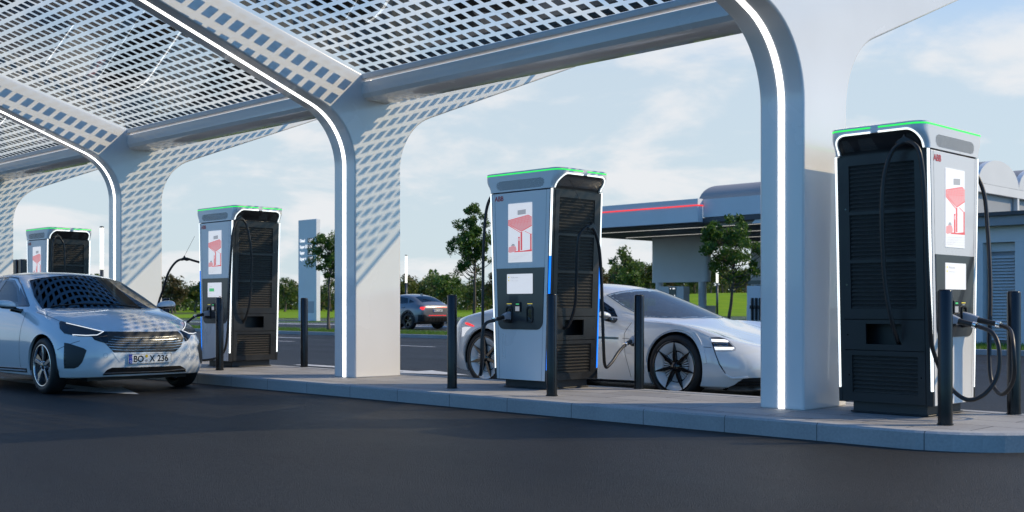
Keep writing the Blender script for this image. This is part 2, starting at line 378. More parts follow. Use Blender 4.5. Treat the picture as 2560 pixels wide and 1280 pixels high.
# pale haze low in the sky, added on the view side; bluer overhead and behind to tint the shade
def math_(op, a, b=None, v=None):
    n = N('ShaderNodeMath'); n.operation = op; L(a, n.inputs[0])
    if b is not None: L(b, n.inputs[1])
    if v is not None: n.inputs[1].default_value = v
    return n.outputs[0]
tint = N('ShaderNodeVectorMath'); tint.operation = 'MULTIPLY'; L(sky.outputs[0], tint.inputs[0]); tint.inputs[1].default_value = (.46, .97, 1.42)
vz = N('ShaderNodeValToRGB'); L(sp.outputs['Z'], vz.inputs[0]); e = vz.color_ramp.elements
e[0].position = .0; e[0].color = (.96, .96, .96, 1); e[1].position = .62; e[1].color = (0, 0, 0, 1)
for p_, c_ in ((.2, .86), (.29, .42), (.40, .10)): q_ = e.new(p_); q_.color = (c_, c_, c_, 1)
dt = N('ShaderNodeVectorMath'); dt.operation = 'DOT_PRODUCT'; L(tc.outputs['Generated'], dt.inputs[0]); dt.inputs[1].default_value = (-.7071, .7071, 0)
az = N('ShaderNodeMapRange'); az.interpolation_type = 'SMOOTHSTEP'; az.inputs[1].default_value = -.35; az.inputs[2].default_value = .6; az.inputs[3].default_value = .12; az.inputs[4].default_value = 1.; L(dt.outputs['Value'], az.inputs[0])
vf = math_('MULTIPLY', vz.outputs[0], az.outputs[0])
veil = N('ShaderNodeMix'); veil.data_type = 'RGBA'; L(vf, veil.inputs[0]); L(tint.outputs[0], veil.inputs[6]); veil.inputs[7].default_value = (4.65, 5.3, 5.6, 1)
cz_ = N('ShaderNodeMapRange'); cz_.inputs[1].default_value = .20; cz_.inputs[2].default_value = .48; cz_.inputs[3].default_value = 1.; cz_.inputs[4].default_value = .10; L(sp.outputs['Z'], cz_.inputs[0])
cf = math_('MULTIPLY', math_('MULTIPLY', cr.outputs[0], az.outputs[0]), cz_.outputs[0])
cm = N('ShaderNodeMix'); cm.data_type = 'RGBA'; L(cf, cm.inputs[0]); L(veil.outputs[2], cm.inputs[6]); cm.inputs[7].default_value = (6.3, 6.3, 6.4, 1)
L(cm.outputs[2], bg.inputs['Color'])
scene.view_settings.view_transform = 'Standard'; scene.view_settings.look = 'None'; scene.view_settings.exposure = 0; scene.view_settings.gamma = 1
scene.cycles.max_bounces = 8; scene.cycles.transparent_max_bounces = 24; scene.cycles.glossy_bounces = 4; scene.cycles.caustics_reflective = False; scene.cycles.caustics_refractive = False
scene.cycles.use_denoising = True
# ================================================================ ISLAND, CANOPY
IZ = .13
def stadium(y0, y1, xl, xr, n=20):
    r = (y1 - y0) / 2; yc = (y0 + y1) / 2; out = []
    for i in range(n + 1):
        a = -pi / 2 + pi * i / n; out.append((xr + r * cos(a), yc + r * sin(a)))
    for i in range(n + 1):
        a = pi / 2 + pi * i / n; out.append((xl + r * cos(a), yc + r * sin(a)))
    return out
o1 = stadium(7.42, 9.25, -29.4, -3.685); i1 = stadium(7.57, 9.10, -29.4, -3.685)
mb = MB(); n = len(o1)
c1 = stadium(7.435, 9.235, -29.4, -3.685)
mb.loft([[(x, y, -.02) for x, y in o1], [(x, y, IZ - .015) for x, y in o1], [(x, y, IZ) for x, y in c1], [(x, y, IZ) for x, y in i1], [(x, y, IZ - .012) for x, y in i1]], 0, False, True, False)
struct(mb.build('kerb', 'kerbstone'))
mb = MB(); mb.add([(x, y, IZ - .004) for x, y in i1], [tuple(range(n))]); struct(mb.build('island_paving', 'paving', fix=False))

PXS = [-5.09, -11.10, -17.11, -23.12, -29.13]; HW = .21
YC = 8.6
def roofz(y): return 3.655 + .30 * abs(y - YC)            # underside of the glass
def arc_pts(s):
    "lower edge of one arm from the column foot outwards; s = -1 front, +1 rear"
    out = [(s * .35, IZ - .01)]
    zs, T, ang = 2.65, .52, radians(69); R = T / math.tan(ang / 2)
    for i in range(13):
        a = ang * i / 12
        out.append((s * (.35 + R * (1 - cos(a))), zs + R * sin(a)))
    y1, z1 = out[-1]
    tip = 3.62
    out.append((s * tip, z1 + (tip - abs(y1)) * .385))
    return out
canopy = empty('canopy', (-17.1, YC, IZ), 0, 'long white charging canopy with Y-shaped lit columns and a butterfly roof of square solar cells', 'canopy')
def P(*a): return Vector(a) - Vector((-17.1, YC, IZ))
fr, re = arc_pts(-1), arc_pts(1)
prof = [(YC + y, z) for y, z in fr[::-1]] + [(YC + y, z) for y, z in re]
prof += [(YC + 3.66, roofz(YC + 3.66) + .03), (YC, 3.69), (YC - 3.66, roofz(YC - 3.66) + .03)]
canopy_parts = []
for k, px in enumerate(PXS):
    mb = MB(); mb.prism(prof, lambda u, v, w: P(px + w, u, v), -HW, HW)
    c = mb.build('column', 'white_lacquer', canopy, bevel=.02, seg=3)
    # strip of light following the front edge
    mb = MB(); f2 = fr[:]; pts = [Vector((0, YC + y, z)) for y, z in f2]
    rings = []
    for i, p in enumerate(pts):
        t = (pts[min(i + 1, len(pts) - 1)] - pts[max(i - 1, 0)]).normalized(); nn = Vector((0, -t.z, t.y)); nn = nn if nn.y < 0 or nn.z < 0 else -nn
        a, b = p + nn * .006, p - nn * .006
        q = []
        for dx, w_ in ((-.028, a), (.028, a), (.028, b), (-.028, b)): q.append(P(px + dx, w_.y, w_.z + (.012 if i == 0 else 0)))
        rings.append(q)
    mb.loft(rings, 0, False); mb.build('light_strip', 'led_white', c)
# roofs: glass sheet, white edge frames and black solar cells
cell, pitch = .102, .170
for b in range(len(PXS) - 1):
    xa, xb = PXS[b + 1] + HW, PXS[b] - HW
    for s in (-1, 1):
        d0, d1 = .25, (3.56 if s < 0 else 3.14)
        def R(x, d, dz=0): return P(x, YC + s * d, roofz(YC + d) + dz)
        mb = MB()
        mb.add([R(xa, d0, .012), R(xb, d0, .012), R(xb, d1, .012), R(xa, d1, .012)], [(0, 1, 2, 3)])
        g = mb.build('roof_pane', 'roof_glass', canopy)
        mb = MB(); nx = int((xb - xa - .10) / pitch); ox = (xb - xa - nx * pitch) / 2 + xa; ny = int((d1 - d0) / (pitch * .95)); st = pitch * .95
        for i in range(nx):
            for j in range(ny):
                x0 = ox + i * pitch + (pitch - cell) / 2; e0 = d0 - .005 + j * st + (st - cell * .95) / 2; x1 = x0 + cell; e1 = e0 + cell * .95
                mb.add([R(x0, e0, .0145), R(x1, e0, .0145), R(x1, e1, .0145), R(x0, e1, .0145), R(x0, e0, .019), R(x1, e0, .019), R(x1, e1, .019), R(x0, e1, .019)],
                       [(0, 1, 2, 3), (4, 5, 6, 7), (0, 1, 5, 4), (1, 2, 6, 5), (2, 3, 7, 6), (3, 0, 4, 7)])
        mb.build('solar_cells', 'cell_black', g)
        for (e0, e1) in ((.19, d0), (d1, d1 + .012)):
            mb = MB()
            mb.add([R(x, e, dz) for dz in (-.03, .028) for x, e in ((xa, e0), (xb, e0), (xb, e1), (xa, e1))],
                   [(0, 1, 2, 3), (4, 5, 6, 7), (0, 1, 5, 4), (1, 2, 6, 5), (2, 3, 7, 6), (3, 0, 4, 7)])
            mb.build('pane_frame', 'white_lacquer', g)
    # gutter beam in the valley
    poly = [(-.245, 3.66), (-.25, 3.60), (-.245, 3.52), (-.215, 3.475), (-.16, 3.452), (.16, 3.452), (.215, 3.475), (.245, 3.52), (.25, 3.60), (.245, 3.66), (0, 3.70)]
    mb = MB()
    def sect(x, k, dz): return [P(x, YC + u * k, 3.66 + (v - 3.66) * dz) for u, v in poly]
    mb.loft([sect(xa, 1, 1.), sect(xa + .05, 1, 1.), sect((xa + xb) / 2, 1, 1), sect(xb - .05, 1, 1.), sect(xb, 1, 1)], 0, True)
    mb.build('gutter_beam', 'white_lacquer', canopy, sharp=30)
# ================================================================ CHARGERS
def A(z): return .375 + (z - .085) / (2.04 - .085) * .075            # half width of the body at height z above the island
def Ac(z):
    t = min(max((z - 2.045) / .15, 0), 1); return .452 + .098 * (t * t * (3 - 2 * t))
FY = -.392
def led(parent, sx, sy, z0, z1, m):
    mb = MB(); v = []
    for z in (z0, z1):
        x = sx * (A(z) - .009); y = sy * .382
        for a, b in ((-.008, -.008), (.008, -.008), (.008, .008), (-.008, .008)): v.append((x + a, y + b, z))
    mb.add(v, [(0, 1, 2, 3), (4, 5, 6, 7), (0, 1, 5, 4), (1, 2, 6, 5), (2, 3, 7, 6), (3, 0, 4, 7)])
    return mb.build('edge_light', m, parent)
def make_charger():
    root = empty('charging_station')
    mb = MB(); mb.box(-.30, .30, -.31, .31, 0, .09); mb.box(-.315, .315, -.325, .325, 0, .012); mb.build('plinth', 'dark_plinth', root, bevel=.006)
    # core and corner posts
    mb = MB()
    def tap(d0, d1, y0, y1, z0, z1, m=0, sides=(-1, 1)):
        "slab on the flanks between depths d0 (outer) and d1"
        for s in sides:
            v = [(s * (A(z) - d), y, z) for z in (z0, z1) for y in (y0, y1) for d in (d0, d1)]
            mb.add(v, [(0, 2, 3, 1), (4, 5, 7, 6), (0, 1, 5, 4), (2, 6, 7, 3), (0, 4, 6, 2), (1, 3, 7, 5)], m)
    zb, zt = .085, 2.036
    v = [(x * (A(z) - .14), y, z) for z in (zb, zt) for y in (-.36, .36) for x in (-1, 1)]
    mb.add(v, [(0, 2, 3, 1), (4, 5, 7, 6), (0, 1, 5, 4), (2, 6, 7, 3), (0, 4, 6, 2), (1, 3, 7, 5)])
    for s in (-1, 1):
        a, b = sorted((s * .335, s * .372)); tap(.004, .14, a, b, zb, zt)
        a, b = sorted((s * .372, s * .390)); tap(.020, .14, a, b, zb, zt)
        a, b = sorted((s * .365, s * .392)); tap(.0005, .018, a, b, zb, .195)
    housing = mb.build('housing', 'dark_steel', root)
    # flank covers with vents
    H = [(.165, .46), (.83, 1.19), (1.215, 1.57), (1.595, 1.96)]; W = .272
    bands = [(.092, .498), (.504, .742), (.748, 2.03)]
    for s in (-1, 1):
        for (b0, b1) in bands:
            mb = MB()
            def cov(y0, y1, z0, z1): tap(.0, .022, y0, y1, z0, z1, 0, (s,))
            op = [h for h in H if b0 < h[0] < b1] or ([(.55, .71)] if b0 > .5 and b1 < .75 else [])
            yl, yr = (-W, W) if op and op[0] != (.55, .71) else (-.15, .15)
            cov(-.333, yl, b0, b1); cov(yr, .333, b0, b1); z = b0
            for h in op: cov(yl, yr, z, h[0]); z = h[1]
            cov(yl, yr, z, b1); fc = mb.build('flank_cover', 'dark_steel', root)
            for z0, z1 in op:
                if z0 == .55: continue
                mb = MB(); tap(.045, .055, -W, W, z0, z1, 1, (s,)); n = int((z1 - z0) / .031)
                for i in range(n):
                    z_ = z0 + (i + .12) * (z1 - z0) / n
                    mb.add([(s * (A(z_) - .010), -W, z_), (s * (A(z_) - .010), W, z_), (s * (A(z_) - .042), W, z_ + .018), (s * (A(z_) - .042), -W, z_ + .018),
                            (s * (A(z_) - .010), -W, z_ + .0025), (s * (A(z_) - .010), W, z_ + .0025), (s * (A(z_) - .042), W, z_ + .0205), (s * (A(z_) - .042), -W, z_ + .0205)],
                           [(0, 1, 2, 3), (4, 5, 6, 7), (0, 1, 5, 4), (1, 2, 6, 5), (2, 3, 7, 6), (3, 0, 4, 7)])
                mb.build('louvre', ['vent_steel', 'black_plastic'], fc)
                mb = MB()                                # woven guard in front of the slats
                for q in range(1, 60): y = -W + q * 2 * W / 60; tap(.0050, .0065, y - .0013, y + .0013, z0, z1, 0, (s,))
                mb.build('guard_mesh', 'black_plastic', fc)
            for y, z in ((-.30, .30), (.30, .30), (.305, .62), (.305, 1.02), (.305, 1.62)):
                if b0 < z < b1:
                    x = s * (A(z) + .001); mb = MB(); mb.add([(x, y + .007 * cos(t * pi / 4), z + .007 * sin(t * pi / 4)) for t in range(8)], [tuple(range(8))]); mb.build('lock', 'black_gloss', fc)
    # front and back lacquered panels
    for s in (1, -1):
        mb = MB(); g = .028
        def fp(u, v, w): return (u * s, w * s, v)
        zs = [.088, 2.034]
        poly = [(-(A(zs[0]) - g), zs[0]), (A(zs[0]) - g, zs[0]), (A(zs[1]) - g, zs[1]), (-(A(zs[1]) - g), zs[1])]
        mb.prism(poly, fp, FY, -.355)
        p = mb.build('front_panel' if s == 1 else 'rear_panel', 'white_panel', root, bevel=.004)
        if s == -1: continue
        mb = MB()
        for x in (-1, 1):                        # fold line beside the edges
            v = [(x * (A(z) - g - .045 + d), FY - .0008, z) for z in zs for d in (-.0012, .0012)]
            mb.add(v, [(0, 1, 3, 2)])
        mb.build('panel_joint', 'black_plastic', p)
        # fascia
        mb = MB(); k = (A(1.245) - g - .045); k2 = A(.61) - g - .045; r = .085; poly = []
        for i in range(7):
            a = pi + i / 6 * pi / 2; poly.append((-k2 + r + r * cos(a), .61 + r + r * sin(a)))
        for i in range(7):
            a = 1.5 * pi + i / 6 * pi / 2; poly.append((k2 - r + r * cos(a), .61 + r + r * sin(a)))
        poly += [(k, 1.245), (-k, 1.245)]
        mb.prism(poly, lambda u, v, w: (u, w, v), FY - .006, FY + .002); fas = mb.build('fascia', 'fascia_dark', root)
        # advert display
        Y = FY - .004
        mb = MB(); mb.prism([(-.172, 1.306), (.172, 1.306), (.172, 1.916), (-.172, 1.916)], lambda u, v, w: (u, w, v), Y, FY + .001); ad = mb.build('advert_display', 'screen_white', root)
        mb = MB()
        def q(pts, m=0, lift=.0012): mb.add([(x * .172, Y - lift, 1.306 + z * .61) for x, z in pts], [tuple(range(len(pts)))], m)
        def ln(x0, z0, x1, z1, t=.006, m=0, lift=.0018):
            dx, dz = (x1 - x0) * .172, (z1 - z0) * .61; l = math.hypot(dx, dz); nx, nz = -dz / l * t / 2, dx / l * t / 2
            mb.add([(x0 * .172 + nx, Y - lift, 1.306 + z0 * .61 + nz), (x1 * .172 + nx, Y - lift, 1.306 + z1 * .61 + nz), (x1 * .172 - nx, Y - lift, 1.306 + z1 * .61 - nz), (x0 * .172 - nx, Y - lift, 1.306 + z0 * .61 - nz)], [(0, 1, 2, 3)], m)
        q([(-1, .64), (-1, .72), (.72, .79), (1, .75), (1, .67), (.3, .60), (-.2, .6)], 1)
        q([(-1, .64), (-.1, .60), (.3, .60), (1, .67), (1, .60), (.2, .52), (.1, .52)], 1, .0009)
        ln(-1, .64, .05, .50, .007); ln(-.9, .66, .1, .52, .004); ln(.12, .52, 1, .61, .007); ln(-1, .72, .72, .79, .005); ln(.72, .79, 1, .75, .004); ln(.4, .52, .95, .46, .005); ln(.95, .46, 1, .47, .006)
        for i in range(7): ln(-1 + i * .26, .645 - i * .006, -.9 + i * .28, .725 + i * .008, .0022)
        for i in range(4): ln(-1, .66 + i * .02, .95 - i * .05, .685 + i * .03, .0018)
        q([(.06, .20), (.20, .20), (.20, .51), (.06, .51)]); q([(-.15, .18), (.0, .18), (.0, .43), (-.15, .43)]); q([(.86, .2), (.98, .2), (.98, .47), (.86, .47)])
        q([(-.1, .36), (-.04, .36), (-.04, .41), (-.1, .41)], 3, .0024)
        q([(-.5, .17), (1, .175), (1, .21), (.2, .19), (-.4, .19)])
        q([(-.98, .18), (-.85, .165), (-.35, .185), (-.28, .22), (-.35, .27), (-.6, .285), (-.95, .26)], 1); q([(-.75, .28), (-.4, .28), (-.48, .315), (-.66, .315)], 2)
        for i in range(7): ln(-1 + .1 * i, .03, -.6 + .22 * i, .15, .0012, 2)
        for i in range(4): ln(-1, .03 + .03 * i, 1, .04 + .033 * i, .0012, 2)
        q([(-.2, .80), (.5, .81), (.5, .89), (-.2, .88)], 4, .0009)
        mb.build('advert_picture', ['screen_red', 'screen_pink', 'screen_grey', 'screen_white', 'screen_grey'], ad)
        # card reader and sockets
        mb = MB(); mb.box(-.057, .018, FY - .022, FY - .006, .792, .892); rd = mb.build('card_reader', 'black_plastic', fas, bevel=.004)
        mb = MB(); mb.box(-.048, .010, FY - .0245, FY - .0222, .800, .848); mb.box(-.04, .004, FY - .0245, FY - .0222, .866, .878, 1); mb.build('reader_screen', ['screen_grey', 'screen_green'], rd)
        for sx in (-.155, .145):
            mb = MB(); o = rrect(.092, .17, .03, sx, .765); i_ = rrect(.074, .15, .026, sx, .765)
            mb.loft([[(x, FY - .006, z) for x, z in o], [(x, FY - .016, z) for x, z in o], [(x, FY - .016, z) for x, z in i_], [(x, FY - .0062, z) for x, z in i_]], 0, False)
            h = mb.build('plug_holder', 'black_plastic', fas)
            mb = MB()
            for zc, rr in ((.797, .027), (.742, .030)):
                mb.add([(sx + rr * cos(2 * pi * t / 20), FY - .0068, zc + rr * sin(2 * pi * t / 20)) for t in range(20)], [tuple(range(20))])
            mb.build('socket', 'black_gloss', h)
            mb = MB(); mb.box(sx - .035, sx + .035, FY - .0075, FY - .006, .872, .879); mb.box(sx - .02, sx + .02, FY - .0075, FY - .006, .857, .866, 1); mb.build('holder_mark', ['screen_yellow', 'plug_grey'], h)
        # pull handle pressed into the lower door
        mb = MB(); o = rrect(.045, .26, .0224, -.245, .435, 8); i_ = rrect(.031, .246, .0154, -.245, .435, 8)
        mb.loft([[(x, FY, z) for x, z in o], [(x, FY - .005, z) for x, z in o], [(x, FY - .005, z) for x, z in i_], [(x, FY, z) for x, z in i_]], 0, False, True, False)
        for z in (.335, .535):
            o = rrect(.02, .02, .0099, -.245, z, 4); mb.prism(o, lambda u, v, w: (u, w, v), FY - .004, FY)
        mb.build('door_handle', 'white_panel', p)
    text('logo', 'ABB', .072, 'ink_red', frame_mat((-.375, FY - .0015, 1.955), (1, 0, 0), (0, 0, 1)), root, ext=.0008, bold=.0012)
    # cap
    rings = []
    for z in (2.046, 2.06, 2.08, 2.10, 2.12, 2.14, 2.16, 2.18, 2.20, 2.215, 2.245, 2.25):
        a = Ac(z) - (.006 if z > 2.248 else 0); b = .396 - (.006 if z > 2.248 else 0); r = .03 + .07 * min(max((z - 2.05) / .14, 0), 1)
        rings.append([(x, y, z) for x, y in rrect(2 * a, 2 * b, r, n=8)])
    mb = MB(); mb.loft(rings, 0, True); cap = mb.build('cap', 'white_panel', root)
    arch = [(-.345, 1.98), (.345, 1.98)] + [(.345 - .10 + .10 * cos(t * pi / 16), 2.088 + .10 * sin(t * pi / 16)) for t in range(9)] + [(-.345 + .10 - .10 * sin(t * pi / 16), 2.088 + .10 * cos(t * pi / 16)) for t in range(9)]
    cm_ = MB()
    for s in (-1, 1):
        w0, w1 = sorted((s * .38, s * .7)); cm_.prism(arch, lambda u, v, w: (w, u, v), w0, w1)
    cut = cm_.build('cutter', 'white_panel')
    bo = cap.modifiers.new('b', 'BOOLEAN'); bo.operation = 'DIFFERENCE'; bo.solver = 'EXACT'; bo.object = cut
    dg = bpy.context.evaluated_depsgraph_get(); me = bpy.data.meshes.new_from_object(cap.evaluated_get(dg)); cap.modifiers.clear(); cap.data = me; bpy.data.objects.remove(cut)
    for pl in me.polygons: pl.use_smooth = True
    me.set_sharp_from_angle(angle=radians(40))
    for s in (-1, 1):
        mb = MB(); K = 10; v = []
        for i in range(K + 1):
            z = 2.0 + .20 * i / K
            for y in (-.36, .36): v.append((s * (Ac(z) - .024), y, z))
        mb.add(v, [(2 * i, 2 * i + 1, 2 * i + 3, 2 * i + 2) for i in range(K)], 0, True)
        hood = mb.build('hood_lining', 'dark_steel', cap)
        mb = MB()
        for yc, wd in ((-.27, .05), (.10, .08), (.27, .05)):
            for i in range(int(wd / .0065) * 2):
                for j in range(10):
                    y = yc - wd + i * .0065 + (j % 2) * .00325; z = 2.075 + j * .0085
                    if abs(y - yc) + (z - 2.07) * .3 > wd: continue
                    x = s * (Ac(z) - .0225); mb.add([(x, y - .002, z), (x, y, z - .0025), (x, y + .002, z), (x, y, z + .0025)], [(0, 1, 2, 3)])
        mb.build('perforation', 'vent_steel', hood)
        # light line round the arch, broken in the middle
        for h in (-1, 1):
            pth = [(.345, 2.048), (.345, 2.088)] + [(.345 - .10 + .10 * cos(t * pi / 16), 2.088 + .10 * sin(t * pi / 16)) for t in range(1, 9)] + [(.13, 2.188), (.032, 2.188)]
            mb = MB(); mb.tube([(s * (Ac(z) + .001), h * y * 1.018, z + .004) for y, z in pth], .0072, n=6); mb.build('edge_light', 'led_edge', cap)
    # green status line
    ring = rrect(2 * (Ac(2.23) + .0015), 2 * .3975, .10, n=8)
    for part in (0, 1):
        pts = ring if part == 0 else ring
        pts = [p for p in ring if (p[1] < 0) == (part == 0)]
        if part == 0: pts = [(-Ac(2.23) - .0015, -.032)] + pts + [(Ac(2.23) + .0015, -.032)]
        else: pts = [(Ac(2.23) + .0015, .032)] + pts + [(-Ac(2.23) - .0015, .032)]
        mb = MB(); n = len(pts); mb.add([(x, y, z) for z in (2.222, 2.234) for x, y in pts], [(i, i + 1, n + i + 1, n + i) for i in range(n - 1)])
        mb.build('status_light', 'led_green', cap, fix=False)
    for s in (-1, 1):
        mb = MB()
        for i in range(-44, 45):
            for j in range(12):
                x = (i + .5 * (j % 2)) * .0078; z = 2.068 + j * .0080
                lim = .345 - (max(0, 4 - j) + max(0, j - 8)) * .006 - (.02 if j in (0, 11) else 0)
                if abs(x) > lim: continue
                mb.add([(x + .0030 * cos(t * pi / 3), s * .3968, z + .0030 * sin(t * pi / 3)) for t in range(6)], [tuple(range(6))])
        mb.build('vent_grille', 'black_plastic', cap)
    return root
def charger_screen(root, kind):
    Y = FY - .006
    mb = MB(); mb.prism(rrect(.37, .205, .004, 0, 1.082, 1), lambda u, v, w: (u, w, v), Y - .003, Y + .001); sc = mb.build('touch_screen', 'screen_white', root)
    M = frame_mat((-.13, Y - .0036, 1.140), (1, 0, 0), (0, 0, 1))
    if kind == 'welcome':
        text('screen_text', 'Welcome', .028, 'screen_grey', M, sc, ext=0)
        text('screen_text', 'Choose your outlet', .013, 'screen_grey', frame_mat((-.13, Y - .0036, 1.112), (1, 0, 0), (0, 0, 1)), sc, ext=0)
        mb = MB()
        for z in (1.150, 1.118): mb.add([(-.158 + .009 * cos(t * pi / 6), Y - .0036, z + .009 * sin(t * pi / 6)) for t in range(12)], [tuple(range(12))])
        mb.build('screen_icon', 'screen_yellow', sc)
    else:
        mb = MB(); mb.box(-.14, -.01, Y - .0045, Y - .0036, 1.06, 1.105); mb.build('screen_icon', 'screen_green', sc)
        text('screen_text', 'Charging', .022, 'screen_grey', frame_mat((-.14, Y - .0036, 1.13), (1, 0, 0), (0, 0, 1)), sc, ext=0)
        text('screen_text', 'kWh    min', .016, 'screen_grey', frame_mat((-.14, Y - .0036, 1.025), (1, 0, 0), (0, 0, 1)), sc, ext=0)
        mb = MB(); mb.box(.12, .17, Y - .0045, Y - .0036, .985, .992); mb.build('screen_icon', 'ink_red', sc)

proto = make_charger()
CH = []
GC = 'tall charging stations along the island'
specs = [(-4.23, 8.73, pi / 2, 'nearest charging station, its black louvred flank turned to the driveway', 'welcome', ()),
         (-8.26, 8.772, 0, 'charging station with blue lit edges beside the white sports car, showing its ABB front', 'welcome', ((1, -1), (1, 1))),
         (-14.30, 8.772, 0, 'charging station just beyond the white hatchback, its small screen showing a green box', 'charging', ((-1, -1), (-1, 1))),
         (-20.40, 8.772, 0, 'charging station seen over the roof of the white hatchback', 'welcome', ())]
for i, (x, y, rz, lab, scr, blue) in enumerate(specs):
    o = proto if i == 0 else copy_tree(proto)
    CH.append(o)
for o, (x, y, rz, lab, scr, blue) in zip(CH, specs):
    o.location = (x, y, IZ); o.rotation_euler.z = rz; tag(o, lab, 'charging station', GC)
    charger_screen(o, scr)
    for sx in (-1, 1):
        for sy in (-1, 1):
            if (sx, sy) in blue:
                led(o, sx, sy, .20, 1.36, 'led_blue'); led(o, sx, sy, 1.36, 2.04, 'led_edge')
            else: led(o, sx, sy, .20, 2.04, 'led_edge')
def to_local(o, pts):
    Mi = (Matrix.Translation(o.location) @ Matrix.Rotation(o.rotation_euler.z, 4, 'Z')).inverted(); return [Mi @ Vector(p) for p in pts]
def cable(o, pts, r=.0165):
    mb = MB(); mb.tube(smooth_path(to_local(o, pts), 10), r, n=12); return mb.build('cable', 'black_rubber', o)
def plug(o, root_, end, up=(0, 0, 1), parent=None, holstered=True):
    "grey nosed plug: nose at root_, handle to end; returns nothing"
    a, b = to_local(o, [root_, end]); d = (b - a); Lg = d.length; d.normalize(); u = Vector(up); u = (u - d * u.dot(d)).normalized(); s = d.cross(u)
    mb = MB()
    def ring(t, w, h, off=0.): c = a + d * t * Lg + u * off; return [c + s * x + u * y for x, y in rrect(w, h, min(w, h) * .35, n=4)]
    mb.loft([ring(.0, .066, .105, -.012), ring(.1, .066, .105, -.012), ring(.25, .062, .085, -.006), ring(.42, .050, .055, .0)], 0)
    body = mb.build('plug', 'plug_grey', parent or o, sharp=40)
    mb = MB(); mb.loft([ring(.0, .0665, .05, -.05), ring(.2, .0665, .05, -.045), ring(.36, .052, .045, -.022), ring(.40, .046, .046), ring(.55, .043, .043), ring(.90, .038, .038)], 0)
    mb.build('grip', 'black_plastic', body, sharp=40)
    mb = MB(); mb.loft([ring(.88, .030, .030), ring(.89, .048, .048), ring(1.0, .048, .048), ring(1.01, .030, .030)], 0); mb.build('collar', 'chrome', body, sharp=40)
def saddle(o, p, along, drop=.03):
    p, q = to_local(o, [p, Vector(p) + Vector(along)]); t = (q - p).normalized(); mb = MB()
    nrm = Vector((0, 0, 1)); s = t.cross(nrm)
    prof = [(-.075, -.022), (-.045, .004), (-.012, .022), (0, .045), (.012, .022), (.045, .004), (.075, -.022), (.04, -.03), (0, -.02), (-.04, -.03)]
    mb.prism(prof, lambda u, v, w: p + t * u + nrm * v + s * w, -.019, .019); mb.build('cable_holder', 'black_plastic', o, bevel=.004)
def wire(o, a, b):
    mb = MB(); mb.tube(to_local(o, [a, b]), .0022, n=5); mb.build('suspension_wire', 'black_plastic', o)
c1, c2, c3, c4 = CH
# near station: both cables plugged into the front
s1 = onY(2262, 350, 8.20)
left = [onY(2248, 862, 8.40), onY(2242, 845, 8.30), onY(2228, 795, 8.22), onY(2212, 697, 8.18), onY(2205, 560, 8.15), onY(2207, 470, 8.15), onY(2217, 412, 8.16), onY(2235, 372, 8.18), s1 + Vector((0, 0, -.02))]
right = [s1 + Vector((0, 0, -.02)), onY(2287, 362, 8.17), onY(2302, 395, 8.15), onY(2312, 500, 8.15), onY(2317, 640, 8.16), onY(2324, 780, 8.19), (-3.80, 8.26, .66), (-3.74, 8.38, .40),
         (-3.60, 8.38, .285), (-3.47, 8.40, .33), (-3.40, 8.46, .47), (-3.40, 8.49, .66), (-3.47, 8.54, .78), (-3.60, 8.58, .83)]
cable(c1, left[:-1] + right)
saddle(c1, s1, (1, 0, 0)); plug(c1, (-3.838, 8.585, .885), (-3.605, 8.58, .832))
cable(c1, [(-3.535, 8.87, .832), (-3.43, 8.78, .79), (-3.36, 8.66, .65), (-3.37, 8.68, .43), (-3.48, 8.76, .31), (-3.60, 8.86, .38), (-3.66, 8.95, .60), (-3.72, 9.12, 1.1), (-3.80, 9.26, 1.6), (-3.86, 9.30, 1.95), (-4.0, 9.27, 2.2), (-4.15, 9.24, 2.24), (-4.3, 9.27, 2.1), (-4.35, 9.28, 1.5), (-4.3, 9.24, 1.0), (-4.23, 9.10, .80)])
plug(c1, (-3.838, 8.875, .895), (-3.54, 8.87, .835))
# middle station
cable(c2, [(-8.70, 8.75, .78), (-8.80, 8.72, 1.1), (-8.86, 8.70, 1.7), (-8.84, 8.60, 2.12), (-8.80, 8.50, 2.17), (-8.82, 8.43, 2.0), (-8.81, 8.38, 1.6), (-8.80, 8.36, 1.0), (-8.72, 8.28, .42), (-8.56, 8.10, .27), (-8.43, 7.99, .42), (-8.41, 7.98, .66), (-8.40, 8.02, .80), (-8.38, 8.12, .835)])
plug(c2, (-8.415, 8.380, .885), (-8.383, 8.115, .838))
S_ = Vector((-7.58, 8.72, 1.79))
cable(c2, [(-7.90, 8.63, .74), (-7.79, 8.617, .80), (-7.70, 8.606, 1.0), (-7.66, 8.58, 1.24), (-7.62, 8.555, 1.62), (-7.60, 8.60, 1.74), (-7.58, 8.70, 1.79), (-7.57, 8.77, 1.72), (-7.57, 8.83, 1.55), (-7.60, 8.90, 1.2), (-7.62, 8.95, .632), (-7.68, 9.05, .36), (-7.74, 9.22, .385), (-7.79, 9.40, .49), (-7.835, 9.55, .555)])
saddle(c2, S_, (0, 1, 0)); wire(c2, (-7.78, 8.60, 2.28), S_ + Vector((0, 0, .04)))
plug(c2, (-7.86, 9.76, .62), (-7.838, 9.56, .56))
